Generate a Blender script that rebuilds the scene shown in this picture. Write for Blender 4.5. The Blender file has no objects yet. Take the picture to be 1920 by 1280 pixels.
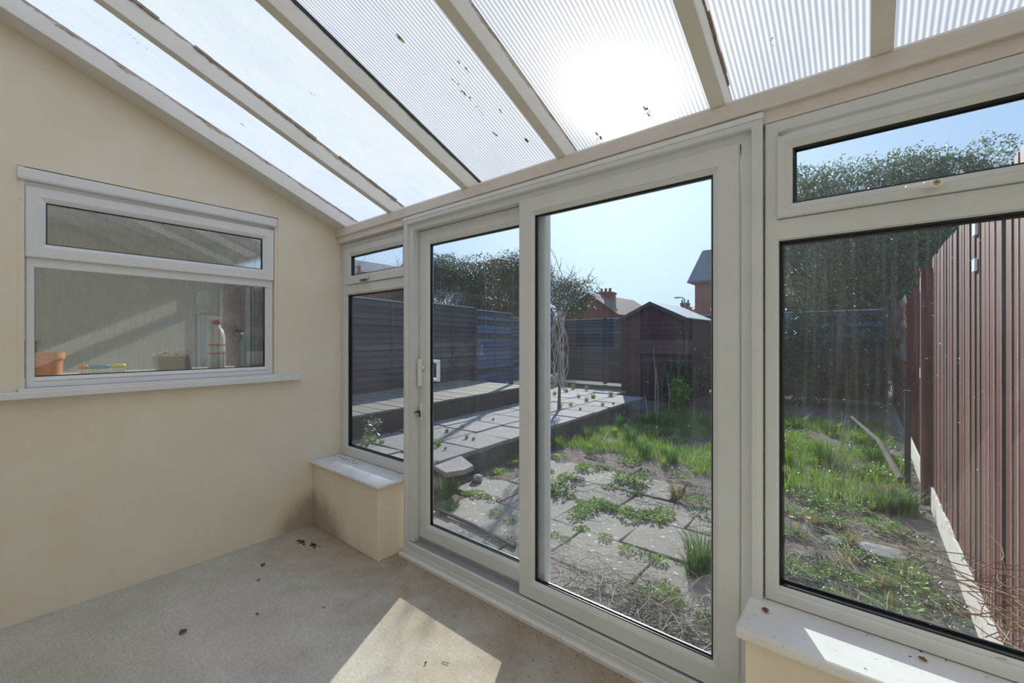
import bpy, bmesh, math, random
from mathutils import Vector, Matrix, Euler, noise as mnoise
random.seed(7)
R = math.radians
C = bpy.context.scene.collection
S = bpy.context.scene

# ------------------------------------------------------------------ camera
F_PX = 803.0; YAW = R(39.68); CAM = Vector((3.125, -1.665, 1.355)); HOR = 636.0
cd = bpy.data.cameras.new('camera'); cam = bpy.data.objects.new('camera', cd); C.objects.link(cam)
cam.location = CAM; cam.rotation_euler = (R(90), 0, YAW)
cd.sensor_width = 36; cd.lens = F_PX / 1920 * 36; cd.shift_y = (HOR - 640) / 1920
cd.clip_start = 0.02; cd.clip_end = 400
S.camera = cam

# ------------------------------------------------------------------ light
SUN_EL = R(26.0)
TO_SUN = Vector((-0.447 * math.cos(SUN_EL), 0.894 * math.cos(SUN_EL), math.sin(SUN_EL))).normalized()
w = bpy.data.worlds.new('sky'); S.world = w; w.use_nodes = True
wn = w.node_tree.nodes; wl = w.node_tree.links
def wmath(op, a, b=0.0, clamp=False):
    x = wn.new('ShaderNodeMath'); x.operation = op; x.use_clamp = clamp
    for i_, v_ in enumerate((a, b)):
        if isinstance(v_, bpy.types.NodeSocket): wl.new(v_, x.inputs[i_])
        else: x.inputs[i_].default_value = v_
    return x.outputs[0]
wtc = wn.new('ShaderNodeTexCoord'); wsx = wn.new('ShaderNodeSeparateXYZ'); wl.new(wtc.outputs['Generated'], wsx.inputs[0])
wr = wn.new('ShaderNodeValToRGB'); wl.new(wsx.outputs[2], wr.inputs[0])        # clear sky, pale at the horizon
wr.color_ramp.elements[0].position = 0.0; wr.color_ramp.elements[0].color = (.60, .76, .97, 1)
wr.color_ramp.elements[1].position = 0.9; wr.color_ramp.elements[1].color = (.20, .36, .72, 1)
e_ = wr.color_ramp.elements.new(.30); e_.color = (.46, .65, .95, 1)
wd = wn.new('ShaderNodeVectorMath'); wd.operation = 'DOT_PRODUCT'; wl.new(wtc.outputs['Generated'], wd.inputs[0]); wd.inputs[1].default_value = TO_SUN
wg = wmath('MULTIPLY', wmath('POWER', wmath('MAXIMUM', wd.outputs['Value'], 0.0), 14.0), .55)   # glow of the air around the sun
wa = wn.new('ShaderNodeMix'); wa.data_type = 'RGBA'; wa.blend_type = 'ADD'; wa.inputs[0].default_value = 1.0
wl.new(wr.outputs[0], wa.inputs[6]); wc = wn.new('ShaderNodeCombineColor'); wl.new(wg, wc.inputs[0]); wl.new(wg, wc.inputs[1]); wl.new(wmath('MULTIPLY', wg, .8), wc.inputs[2]); wl.new(wc.outputs[0], wa.inputs[7])
wl.new(wa.outputs[2], wn['Background'].inputs[0]); wn['Background'].inputs[1].default_value = 1.0
sl = bpy.data.lights.new('sun', 'SUN'); sl.energy = 5.9; sl.angle = R(0.6); sl.color = (1.0, 0.95, 0.87)
so = bpy.data.objects.new('sun', sl); C.objects.link(so); so.rotation_euler = TO_SUN.to_track_quat('Z', 'Y').to_euler()
S.view_settings.view_transform = 'Standard'; S.view_settings.look = 'None'
S.view_settings.exposure = 0.12; S.view_settings.gamma = 1.0; S.view_settings.use_curve_mapping = False

# ------------------------------------------------------------------ projection helpers (measure the place from the photograph)
sY, cY = math.sin(YAW), math.cos(YAW)
def ray(u, v):
    r = (u - 960) / F_PX
    return Vector((-sY + r * cY, cY + r * sY, (HOR - v) / F_PX))
def atY(u, v, y): d = ray(u, v); return CAM + d * ((y - CAM.y) / d.y)
def atX(u, v, x): d = ray(u, v); return CAM + d * ((x - CAM.x) / d.x)
def atZ(u, v, z): d = ray(u, v); return CAM + d * ((z - CAM.z) / d.z)

# ------------------------------------------------------------------ mesh helpers
class MB:
    def __init__(s): s.v = []; s.f = []; s.m = []
    def quad(s, *p, m=0):
        n = len(s.v); s.v += [tuple(q) for q in p]; s.f.append(tuple(range(n, n + len(p)))); s.m.append(m); return s
    def box(s, a, b, m=0, M=None):
        x0, y0, z0 = a; x1, y1, z1 = b
        if x0 > x1: x0, x1 = x1, x0
        if y0 > y1: y0, y1 = y1, y0
        if z0 > z1: z0, z1 = z1, z0
        P = [Vector(p) for p in ((x0,y0,z0),(x1,y0,z0),(x1,y1,z0),(x0,y1,z0),(x0,y0,z1),(x1,y0,z1),(x1,y1,z1),(x0,y1,z1))]
        if M: P = [M @ p for p in P]
        n = len(s.v); s.v += [tuple(p) for p in P]
        for f in ((0,3,2,1),(4,5,6,7),(0,1,5,4),(1,2,6,5),(2,3,7,6),(3,0,4,7)):
            s.f.append(tuple(n + i for i in f)); s.m.append(m)
        return s
    def prism(s, pts, d, m=0):
        # closed polygon pts extruded by vector d
        n = len(s.v); k = len(pts); d = Vector(d)
        s.v += [tuple(Vector(p)) for p in pts] + [tuple(Vector(p) + d) for p in pts]
        s.f.append(tuple(range(n + k - 1, n - 1, -1))); s.f.append(tuple(range(n + k, n + 2 * k))); s.m += [m, m]
        for i in range(k):
            j = (i + 1) % k; s.f.append((n + i, n + j, n + k + j, n + k + i)); s.m.append(m)
        return s
    def lathe(s, c, prof, seg=20, m=0):
        n = len(s.v); c = Vector(c)
        for (r, z) in prof:
            for i in range(seg):
                a = 2 * math.pi * i / seg; s.v.append((c.x + r * math.cos(a), c.y + r * math.sin(a), c.z + z))
        for k in range(len(prof) - 1):
            for i in range(seg):
                j = (i + 1) % seg
                s.f.append((n + k*seg + i, n + k*seg + j, n + (k+1)*seg + j, n + (k+1)*seg + i)); s.m.append(m)
        s.f.append(tuple(n + i for i in range(seg - 1, -1, -1))); s.m.append(m)
        s.f.append(tuple(n + (len(prof)-1)*seg + i for i in range(seg))); s.m.append(m)
        return s
    def tube(s, pts, rad, seg=6, m=0):
        pts = [Vector(p) for p in pts]; n = len(s.v)
        if not hasattr(rad, '__len__'): rad = [rad] * len(pts)
        up = Vector((0.31, 0.17, 0.93))
        for k, p in enumerate(pts):
            t = (pts[min(k+1, len(pts)-1)] - pts[max(k-1, 0)]).normalized()
            a = t.cross(up); a = a.normalized() if a.length > 1e-4 else Vector((1,0,0)); b = t.cross(a)
            for i in range(seg):
                q = p + (a * math.cos(2*math.pi*i/seg) + b * math.sin(2*math.pi*i/seg)) * rad[k]; s.v.append(tuple(q))
        for k in range(len(pts) - 1):
            for i in range(seg):
                j = (i + 1) % seg; s.f.append((n+k*seg+i, n+k*seg+j, n+(k+1)*seg+j, n+(k+1)*seg+i)); s.m.append(m)
        s.f.append(tuple(n + i for i in range(seg - 1, -1, -1))); s.m.append(m)
        s.f.append(tuple(n + (len(pts)-1)*seg + i for i in range(seg))); s.m.append(m)
        return s
    def mitre(s, a0, a1, b0, b1, prof, fn, m=0):
        """rectangular ring with mitred corners; prof = closed list of (inset, depth); fn(a, b, depth) -> xyz"""
        n = len(s.v); k = len(prof)
        for (ia, ib) in ((0,0),(1,0),(1,1),(0,1)):
            for (t, d) in prof:
                a = a0 + t if ia == 0 else a1 - t; b = b0 + t if ib == 0 else b1 - t
                s.v.append(tuple(fn(a, b, d)))
        for c in range(4):
            e = (c + 1) % 4
            for i in range(k):
                j = (i + 1) % k; s.f.append((n+c*k+i, n+c*k+j, n+e*k+j, n+e*k+i)); s.m.append(m)
        return s
    def build(s, name, mats, parent=None, bevel=0, smooth=False, loc=None, rot=None, fix=True):
        me = bpy.data.meshes.new(name); me.from_pydata(s.v, [], s.f); me.update()
        if not isinstance(mats, (list, tuple)): mats = [mats]
        for q in mats: me.materials.append(q)
        for p, mi in zip(me.polygons, s.m): p.material_index = mi
        if fix:
            bm = bmesh.new(); bm.from_mesh(me); bmesh.ops.recalc_face_normals(bm, faces=bm.faces); bm.to_mesh(me); bm.free()
        if smooth:
            for p in me.polygons: p.use_smooth = True
        o = bpy.data.objects.new(name, me); C.objects.link(o)
        if parent: o.parent = parent
        if loc: o.location = loc
        if rot: o.rotation_euler = rot
        if bevel:
            b = o.modifiers.new('bevel', 'BEVEL'); b.width = bevel; b.segments = 2; b.limit_method = 'ANGLE'; b.angle_limit = R(40)
        return o
def tag(o, label=None, cat=None, group=None, kind=None):
    if label: o['label'] = label
    if cat: o['category'] = cat
    if group: o['group'] = group
    if kind: o['kind'] = kind
    return o
def empty(name, loc=(0,0,0), label=None, cat=None, group=None, kind=None, rz=0):
    o = bpy.data.objects.new(name, None); C.objects.link(o); o.location = loc; o.rotation_euler = (0,0,rz); o.empty_display_size = .05
    return tag(o, label, cat, group, kind)
def copy_tree(o, parent=None):
    c = o.copy(); C.objects.link(c); c.parent = parent
    for ch in list(o.children): copy_tree(ch, c)
    return c

# ------------------------------------------------------------------ materials
def base(name):
    m = bpy.data.materials.new(name); m.use_nodes = True
    nt = m.node_tree; return m, nt.nodes, nt.links, nt.nodes['Principled BSDF']
def noisetex(n, l, scale, vec=None, detail=4, rough=.55, stretch=None, coord='Object'):
    tc = n.new('ShaderNodeTexCoord'); t = n.new('ShaderNodeTexNoise'); t.inputs['Scale'].default_value = scale
    t.inputs['Detail'].default_value = detail; t.inputs['Roughness'].default_value = rough
    if stretch:
        mp = n.new('ShaderNodeMapping'); mp.inputs['Scale'].default_value = stretch; l.new(tc.outputs[coord], mp.inputs[0]); l.new(mp.outputs[0], t.inputs['Vector'])
    else: l.new(tc.outputs[coord], t.inputs['Vector'])
    return t.outputs['Fac']
def ramp(n, l, fac, stops):
    r = n.new('ShaderNodeValToRGB'); l.new(fac, r.inputs[0]); cr = r.color_ramp
    while len(cr.elements) < len(stops): cr.elements.new(0.5)
    for e, (p, c) in zip(cr.elements, stops):
        e.position = p; e.color = (c[0], c[1], c[2], 1) if hasattr(c, '__len__') else (c, c, c, 1)
    return r.outputs[0]
def mixc(n, l, fac, a, b, mode='MIX'):
    x = n.new('ShaderNodeMix'); x.data_type = 'RGBA'; x.blend_type = mode
    for sock, val in ((x.inputs[0], fac), (x.inputs[6], a), (x.inputs[7], b)):
        if isinstance(val, bpy.types.NodeSocket): l.new(val, sock)
        elif hasattr(val, '__len__'): sock.default_value = (*val[:3], 1)
        else: sock.default_value = val
    return x.outputs[2]
def math2(n, l, op, a, b=0.0, clamp=False):
    x = n.new('ShaderNodeMath'); x.operation = op; x.use_clamp = clamp
    for i, val in enumerate((a, b)):
        if isinstance(val, bpy.types.NodeSocket): l.new(val, x.inputs[i])
        else: x.inputs[i].default_value = val
    return x.outputs[0]
def bump(n, l, p, h, strength=.3, dist=.01):
    b = n.new('ShaderNodeBump'); b.inputs['Strength'].default_value = strength; b.inputs['Distance'].default_value = dist
    l.new(h, b.inputs['Height']); l.new(b.outputs[0], p.inputs['Normal'])
def plain(name, col, rough=.5, var=.08, scale=8, bmp=0, metal=0, stretch=None):
    m, n, l, p = base(name)
    f = noisetex(n, l, scale, stretch=stretch)
    c = ramp(n, l, f, [(.25, [x * (1 - var) for x in col]), (.75, [min(1, x * (1 + var)) for x in col])])
    l.new(c, p.inputs['Base Color']); p.inputs['Roughness'].default_value = rough; p.inputs['Metallic'].default_value = metal
    if bmp: bump(n, l, p, f, bmp, .01)
    return m
def wear(name, col, dirt, amount=.6, scale=6, rough=.6, stretch=None, fine=40, bmp=.2):
    m, n, l, p = base(name)
    f = noisetex(n, l, scale, detail=8, rough=.7, stretch=stretch)
    g = noisetex(n, l, fine, detail=6, stretch=stretch)
    k = ramp(n, l, f, [(amount, 0.0), (amount + .12, 1.0)])
    c = mixc(n, l, g, [x * .85 for x in col], [min(1, x * 1.12) for x in col])
    c = mixc(n, l, k, c, dirt)
    l.new(c, p.inputs['Base Color']); p.inputs['Roughness'].default_value = rough
    if bmp: bump(n, l, p, g, bmp, .01)
    return m
def leafmat(name, a, b, trans=.5, rough=.5):
    m, n, l, p = base(name); f = noisetex(n, l, 9)
    c = ramp(n, l, f, [(.3, a), (.7, b)]); l.new(c, p.inputs['Base Color']); p.inputs['Roughness'].default_value = rough
    t = n.new('ShaderNodeBsdfTranslucent'); mx = n.new('ShaderNodeMixShader'); mx.inputs[0].default_value = trans
    cc = mixc(n, l, .35, c, (.75, .9, .1), 'MULTIPLY'); cc = mixc(n, l, .5, c, cc)
    l.new(cc, t.inputs[0]); l.new(p.outputs[0], mx.inputs[1]); l.new(t.outputs[0], mx.inputs[2]); l.new(mx.outputs[0], n['Material Output'].inputs[0])
    return m
def glassmat(name, tint=(.93, .965, .97), dust=.03, streak=.5, speck=.5, f0=.036):
    m, n, l, p = base(name); n.remove(p)
    lw = n.new('ShaderNodeLayerWeight'); lw.inputs[0].default_value = .5
    f5 = math2(n, l, 'POWER', lw.outputs['Facing'], 4.0)
    fr = math2(n, l, 'ADD', math2(n, l, 'MULTIPLY', f5, .85), f0, True)
    tr = n.new('ShaderNodeBsdfTransparent'); tr.inputs[0].default_value = (*tint, 1)
    gl = n.new('ShaderNodeBsdfGlossy'); gl.inputs['Roughness'].default_value = 0.0
    m1 = n.new('ShaderNodeMixShader'); l.new(fr, m1.inputs[0]); l.new(tr.outputs[0], m1.inputs[1]); l.new(gl.outputs[0], m1.inputs[2])
    # dust, water streaks and specks lying on the pane
    big = ramp(n, l, noisetex(n, l, 2.2, detail=5), [(.35, .3), (.7, 1.6)])
    st = ramp(n, l, noisetex(n, l, 7, detail=7, rough=.7, stretch=(7, 1, .25)), [(.50, 0.0), (.74, 1.0)])
    sp = ramp(n, l, noisetex(n, l, 95, detail=3, rough=.7), [(.70, 0.0), (.76, 1.0)])
    d = math2(n, l, 'MULTIPLY', big, dust)
    d = math2(n, l, 'ADD', d, math2(n, l, 'MULTIPLY', st, dust * streak * 2))
    d = math2(n, l, 'ADD', d, math2(n, l, 'MULTIPLY', sp, speck), True)
    df = n.new('ShaderNodeBsdfDiffuse'); df.inputs[0].default_value = (.7, .72, .74, 1)
    tl = n.new('ShaderNodeBsdfTranslucent'); tl.inputs[0].default_value = (.8, .82, .85, 1)
    md = n.new('ShaderNodeMixShader'); md.inputs[0].default_value = .6; l.new(df.outputs[0], md.inputs[1]); l.new(tl.outputs[0], md.inputs[2])
    m2 = n.new('ShaderNodeMixShader'); l.new(d, m2.inputs[0]); l.new(m1.outputs[0], m2.inputs[1]); l.new(md.outputs[0], m2.inputs[2])
    l.new(m2.outputs[0], n['Material Output'].inputs[0]); return m
def ribglass(name):
    m, n, l, p = base(name); n.remove(p)
    rf = n.new('ShaderNodeBsdfRefraction'); rf.inputs['IOR'].default_value = 1.12; rf.inputs['Roughness'].default_value = .02; rf.inputs[0].default_value = (.85, .88, .86, 1)
    gl = n.new('ShaderNodeBsdfGlossy'); gl.inputs['Roughness'].default_value = .0
    f = noisetex(n, l, 60, detail=3, stretch=(1, 2.2, .06))
    b = n.new('ShaderNodeBump'); b.inputs['Strength'].default_value = .8; b.inputs['Distance'].default_value = .004; l.new(f, b.inputs['Height']); l.new(b.outputs[0], rf.inputs['Normal'])
    lw = n.new('ShaderNodeLayerWeight'); lw.inputs[0].default_value = .5
    fr = math2(n, l, 'ADD', math2(n, l, 'MULTIPLY', math2(n, l, 'POWER', lw.outputs['Facing'], 4.0), .8), .12, True)
    m1 = n.new('ShaderNodeMixShader'); l.new(fr, m1.inputs[0]); l.new(rf.outputs[0], m1.inputs[1]); l.new(gl.outputs[0], m1.inputs[2])
    stk = ramp(n, l, noisetex(n, l, 75, detail=5, rough=.7, stretch=(1, 2.4, .07)), [(.46, .02), (.68, .24)])
    df = n.new('ShaderNodeBsdfDiffuse'); df.inputs[0].default_value = (.50, .47, .42, 1)
    m2 = n.new('ShaderNodeMixShader'); l.new(stk, m2.inputs[0]); l.new(m1.outputs[0], m2.inputs[1]); l.new(df.outputs[0], m2.inputs[2])
    l.new(m2.outputs[0], n['Material Output'].inputs[0]); return m
def polymat(name, stripe=1.0, clear=.12, tone=(.80, .84, .90)):
    """ribbed twin wall polycarbonate sheet: local x runs across the flutes"""
    m, n, l, p = base(name); n.remove(p)
    tc = n.new('ShaderNodeTexCoord'); sx = n.new('ShaderNodeSeparateXYZ'); l.new(tc.outputs['Object'], sx.inputs[0])
    ph = math2(n, l, 'MULTIPLY', sx.outputs[0], 2 * math.pi / .0155); wv = math2(n, l, 'SINE', ph)
    k = ramp(n, l, math2(n, l, 'ADD', math2(n, l, 'MULTIPLY', wv, .5), .5), [(.15, 0.0), (.95, 1.0)])
    grime = ramp(n, l, noisetex(n, l, 3.0, detail=8, rough=.75, stretch=(1, .5, 1)), [(.35, (.86, .88, .90)), (.62, (1, 1, 1))])
    spots = ramp(n, l, noisetex(n, l, 34, detail=5, rough=.75, stretch=(1, .5, 1)), [(.70, 1.0), (.80, .55)])
    lo = [c * (1 - .34 * stripe) for c in tone]; hi = [min(1, c * 1.12) for c in tone]
    col = mixc(n, l, 1.0, mixc(n, l, k, lo, hi), grime, 'MULTIPLY'); col = mixc(n, l, 1.0, col, spots, 'MULTIPLY')
    tl = n.new('ShaderNodeBsdfTranslucent'); l.new(col, tl.inputs[0])
    rr = n.new('ShaderNodeBsdfRefraction'); rr.inputs['Roughness'].default_value = .9; rr.inputs['IOR'].default_value = 1.15; l.new(col, rr.inputs[0])
    mr = n.new('ShaderNodeMixShader'); mr.inputs[0].default_value = .03; l.new(tl.outputs[0], mr.inputs[1]); l.new(rr.outputs[0], mr.inputs[2])
    tp = n.new('ShaderNodeBsdfTransparent'); tp.inputs[0].default_value = (.85, .90, .97, 1)
    m1 = n.new('ShaderNodeMixShader'); m1.inputs[0].default_value = clear; l.new(mr.outputs[0], m1.inputs[1]); l.new(tp.outputs[0], m1.inputs[2])
    l.new(m1.outputs[0], n['Material Output'].inputs[0]); return m
def brick(name, a, b, mort, scale=4.4):
    m, n, l, p = base(name); tc = n.new('ShaderNodeTexCoord'); mp = n.new('ShaderNodeMapping'); mp.inputs['Rotation'].default_value = (R(90), 0, 0)
    t = n.new('ShaderNodeTexBrick'); t.inputs['Color1'].default_value = (*a, 1); t.inputs['Color2'].default_value = (*b, 1); t.inputs['Mortar'].default_value = (*mort, 1)
    t.inputs['Scale'].default_value = scale; t.inputs['Mortar Size'].default_value = .012
    l.new(tc.outputs['Object'], mp.inputs[0]); l.new(mp.outputs[0], t.inputs['Vector']); l.new(t.outputs[0], p.inputs['Base Color']); p.inputs['Roughness'].default_value = .9
    return m

def plaster():
    m, n, l, p = base('cream_plaster')
    g = noisetex(n, l, 3, detail=5); c = ramp(n, l, g, [(.3, (.79, .70, .545)), (.7, (.83, .76, .635))])
    # damp stain and mould in the low corner by the glazed front
    tc = n.new('ShaderNodeTexCoord'); sx = n.new('ShaderNodeSeparateXYZ'); l.new(tc.outputs['Object'], sx.inputs[0])
    hz = n.new('ShaderNodeMapRange'); hz.inputs[1].default_value = .02; hz.inputs[2].default_value = .36; hz.inputs[3].default_value = 1; hz.inputs[4].default_value = 0; l.new(sx.outputs[2], hz.inputs[0])
    hx = n.new('ShaderNodeMapRange'); hx.inputs[1].default_value = .0; hx.inputs[2].default_value = .62; hx.inputs[3].default_value = 1; hx.inputs[4].default_value = 0; l.new(sx.outputs[0], hx.inputs[0])
    hy = n.new('ShaderNodeMapRange'); hy.inputs[1].default_value = -.52; hy.inputs[2].default_value = -.12; hy.inputs[3].default_value = 0; hy.inputs[4].default_value = 1; l.new(sx.outputs[1], hy.inputs[0])
    k = math2(n, l, 'MULTIPLY', math2(n, l, 'MULTIPLY', hz.outputs[0], hx.outputs[0]), hy.outputs[0])
    k = math2(n, l, 'MULTIPLY', k, math2(n, l, 'ADD', noisetex(n, l, 9, detail=8, rough=.7), .25))
    k = ramp(n, l, k, [(.10, 0.0), (.34, .6)])
    c = mixc(n, l, k, c, (.20, .15, .095))
    sp = ramp(n, l, noisetex(n, l, 55, detail=2), [(.775, 0.0), (.80, .5)]); c = mixc(n, l, sp, c, (.3, .24, .18))
    l.new(c, p.inputs['Base Color']); p.inputs['Roughness'].default_value = .75
    bump(n, l, p, noisetex(n, l, 14, detail=6), .12, .01); return m
def carpet():
    m, n, l, p = base('beige_carpet')
    f = noisetex(n, l, 2.4, detail=6, rough=.6); fi = noisetex(n, l, 260, detail=3, rough=.8); md = noisetex(n, l, 42, detail=6, rough=.75, stretch=(1, 2.2, 1))
    c = ramp(n, l, f, [(.3, (.64, .58, .485)), (.7, (.79, .73, .63))])
    c = mixc(n, l, .85, c, ramp(n, l, md, [(.3, .66), (.62, 1.0)]), 'MULTIPLY')
    c = mixc(n, l, .6, c, ramp(n, l, fi, [(.3, .6), (.6, 1.0)]), 'MULTIPLY')
    tc = n.new('ShaderNodeTexCoord'); sx = n.new('ShaderNodeSeparateXYZ'); l.new(tc.outputs['Object'], sx.inputs[0])
    hy = n.new('ShaderNodeMapRange'); hy.inputs[1].default_value = -.75; hy.inputs[2].default_value = .0; l.new(sx.outputs[1], hy.inputs[0])
    d = ramp(n, l, math2(n, l, 'ADD', math2(n, l, 'MULTIPLY', hy.outputs[0], .34), math2(n, l, 'MULTIPLY', noisetex(n, l, 4.5, detail=8, rough=.7), .6)), [(.33, 0.0), (.62, .85)])
    c = mixc(n, l, d, c, (.36, .27, .17))
    sp = ramp(n, l, math2(n, l, 'ADD', noisetex(n, l, 62, detail=3, rough=.6), math2(n, l, 'MULTIPLY', hy.outputs[0], .075)), [(.705, 0.0), (.735, .9)])
    c = mixc(n, l, sp, c, (.10, .055, .03))
    l.new(c, p.inputs['Base Color']); p.inputs['Roughness'].default_value = .95
    bump(n, l, p, fi, .5, .006); return m
def slabmat(name, a, b, lichen=.3):
    m, n, l, p = base(name)
    oi = n.new('ShaderNodeObjectInfo')
    f = noisetex(n, l, 5, detail=8, rough=.65); fi = noisetex(n, l, 60, detail=6, rough=.8)
    c = ramp(n, l, f, [(.3, a), (.7, b)]); c = mixc(n, l, .6, c, ramp(n, l, fi, [(.3, .62), (.65, 1.05)]), 'MULTIPLY')
    sp = ramp(n, l, noisetex(n, l, 17, detail=4, rough=.45), [(.635, 0.0), (.66, 1.0)]); c = mixc(n, l, math2(n, l, 'MULTIPLY', sp, lichen), c, (.74, .72, .68))
    dk = ramp(n, l, noisetex(n, l, 9, detail=7, rough=.7), [(.56, 0.0), (.68, .5)]); c = mixc(n, l, dk, c, (.09, .075, .055))
    rv = math2(n, l, 'ADD', math2(n, l, 'MULTIPLY', oi.outputs['Random'], .3), .82); c = mixc(n, l, 1.0, c, rv, 'MULTIPLY')
    l.new(c, p.inputs['Base Color']); p.inputs['Roughness'].default_value = .85; bump(n, l, p, fi, .5, .01); return m
def frothy(name, a, b, c3, scale=8):
    m, n, l, p = base(name); f = noisetex(n, l, scale, detail=10, rough=.75)
    c = ramp(n, l, f, [(.3, a), (.52, b), (.72, c3)]); l.new(c, p.inputs['Base Color']); p.inputs['Roughness'].default_value = .95
    bump(n, l, p, f, .9, .04); return m
def carwood(name):   # painted rafter with flaking top edge (local z)
    m, n, l, p = base(name)
    tc = n.new('ShaderNodeTexCoord'); sx = n.new('ShaderNodeSeparateXYZ'); l.new(tc.outputs['Object'], sx.inputs[0])
    g = n.new('ShaderNodeMapRange'); g.inputs[1].default_value = .050; g.inputs[2].default_value = .095; l.new(sx.outputs[2], g.inputs[0])
    f = noisetex(n, l, 11, detail=9, rough=.8, stretch=(1, .55, 1)); ff = noisetex(n, l, 90, detail=5, stretch=(1, .2, 1))
    k = ramp(n, l, math2(n, l, 'ADD', math2(n, l, 'MULTIPLY', g.outputs[0], .42), math2(n, l, 'MULTIPLY', f, .8)), [(.63, 0.0), (.70, 1.0)])
    w_ = ramp(n, l, noisetex(n, l, 4, detail=4), [(.3, (.70, .66, .60)), (.7, (.76, .735, .685))])
    c = mixc(n, l, k, w_, ramp(n, l, ff, [(.3, (.16, .11, .075)), (.6, (.50, .42, .34))]))
    l.new(c, p.inputs['Base Color']); p.inputs['Roughness'].default_value = .55; bump(n, l, p, math2(n, l, 'SUBTRACT', ff, k), .25, .004); return m
def sillmat(name):
    m, n, l, p = base(name)
    c = ramp(n, l, noisetex(n, l, 5, detail=6), [(.3, (.72, .70, .69)), (.7, (.82, .81, .80))])
    sp = ramp(n, l, noisetex(n, l, 70, detail=5, rough=.75), [(.635, 0.0), (.69, .85)]); c = mixc(n, l, sp, c, (.20, .13, .08))
    l.new(c, p.inputs['Base Color']); p.inputs['Roughness'].default_value = .35; return m

M = {}
M['plaster'] = plaster(); M['carpet'] = carpet()
M['upvc'] = plain('white_upvc', (.68, .69, .675), .32, .04, 5)
M['upvc_cool'] = plain('cool_white_upvc', (.76, .77, .77), .32, .03, 5)
M['upvc_out'] = wear('weathered_outer_upvc', (.78, .79, .82), (.2, .2, .2), .64, 14, .4)
M['rubber'] = plain('black_rubber_gasket', (.008, .009, .013), .35, .1, 20)
M['spacer'] = plain('aluminium_spacer_bar', (.30, .36, .42), .3, .1, 20, metal=.8)
M['glass'] = glassmat('door_glass', dust=.010, streak=.7, speck=.45, f0=.036)
M['glass2'] = glassmat('streaked_window_glass', tint=(.90, .955, .96), dust=.008, streak=1.7, speck=.6, f0=.035)
M['glass3'] = glassmat('hazy_window_glass', dust=.022, streak=.6, speck=.4)
M['rib'] = ribglass('ribbed_obscure_glass')
M['rafter'] = carwood('flaking_cream_paint')
M['beam'] = wear('cream_painted_eaves_beam', (.72, .655, .59), (.42, .34, .27), .66, 12, .5, stretch=(.3, 1, 1))
M['sill'] = sillmat('speckled_white_sill')
M['grey_sill'] = plain('grey_aluminium_track', (.36, .36, .37), .4, .08, 30, metal=.3)
M['dirt'] = frothy('brown_dirt', (.05, .03, .015), (.11, .065, .035), (.18, .11, .06), 60)
M['deadleaf'] = plain('dead_brown_leaf', (.20, .09, .04), .7, .3, 60)
M['thread'] = plain('pale_thread', (.75, .72, .66), .8)
M['brass'] = plain('brass_lock', (.55, .38, .18), .35, .1, 30, metal=.9)
M['blackhole'] = plain('dark_key_metal', (.07, .06, .05), .4, .2, 30, metal=.6)
M['white'] = plain('white_plastic', (.80, .79, .75), .35, .03)
M['white_bright'] = plain('bright_white_plastic', (.88, .90, .92), .35, .03)

# ================================================================== ROOM SHELL
RX = 3.68          # right wall
BY = -3.45         # house wall behind the camera
EZ = 2.185; SLOPE = .396; SA = math.atan(SLOPE)
def roofz(y): return EZ - SLOPE * y
struct = lambda name, mb, mat, **k: tag(mb.build(name, mat, **k), kind='structure')
struct('floor', MB().box((-.1, BY - .1, -.06), (RX + .1, .10, 0)), M['carpet'])
# left wall with the opening of the inner window (cut round the opening), recess plastered
WY0, WY1, WZ0, WZ1 = -1.60, -.425, 1.10, 2.19
mb = MB()
def wallX(mb, x0, x1, y0, y1, zb, ztop):   # ztop function
    P = [(x1, y0, zb), (x1, y1, zb), (x1, y1, ztop(y1)), (x1, y0, ztop(y0))]
    mb.prism(P, (x0 - x1, 0, 0))
top = lambda y: roofz(y) + .16
wallX(mb, -.12, 0, BY, WY0, 0, top); wallX(mb, -.12, 0, WY1, .10, 0, top)
wallX(mb, -.12, 0, WY0, WY1, 0, lambda y: WZ0); wallX(mb, -.12, 0, WY0, WY1, WZ1, top)
struct('wall_left', mb, M['plaster'])
mb = MB(); wallX(mb, RX, RX + .12, BY, .10, 0, top); struct('wall_right', mb, M['plaster'])
# house wall behind the camera, openings for the back door and a window
mb = MB()
for a, b, z0, z1 in ((-.12, -.15, 0, 1), ):
    pass
H = roofz(BY) + .16
for x0, x1, z0, z1 in ((-.12, -.08, 0, H), (-.08, .62, 0, 1.18), (-.08, .62, 2.10, H), (.62, .76, 0, H), (.76, 1.72, 2.10, H), (1.72, RX + .12, 0, H)):
    mb.box((x0, BY - .12, z0), (x1, BY, z1))
struct('wall_back', mb, M['plaster'])
# dwarf walls of the glazed front
struct('wall_front_left', MB().box((.0, -.18, 0), (.835, .08, .452)), M['plaster'], bevel=.004)
struct('wall_front_right', MB().box((2.835, -.193, 0), (RX, .08, .440)), M['plaster'], bevel=.004)
# outer skin of house side so the outside reads as a building
M['outbrick'] = brick('outside_red_brick', (.33, .14, .09), (.26, .11, .08), (.42, .38, .33))
struct('wall_outer_left', MB().box((-2.7, .0, -.3), (-.13, .10, 1.0)).box((-2.7, .0, 2.2), (-.13, .10, 2.7)).box((-2.7, 0, 1.0), (-2.4, .1, 2.2)).box((-.3, 0, 1.0), (-.13, .1, 2.2)), M['outbrick'])
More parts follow.
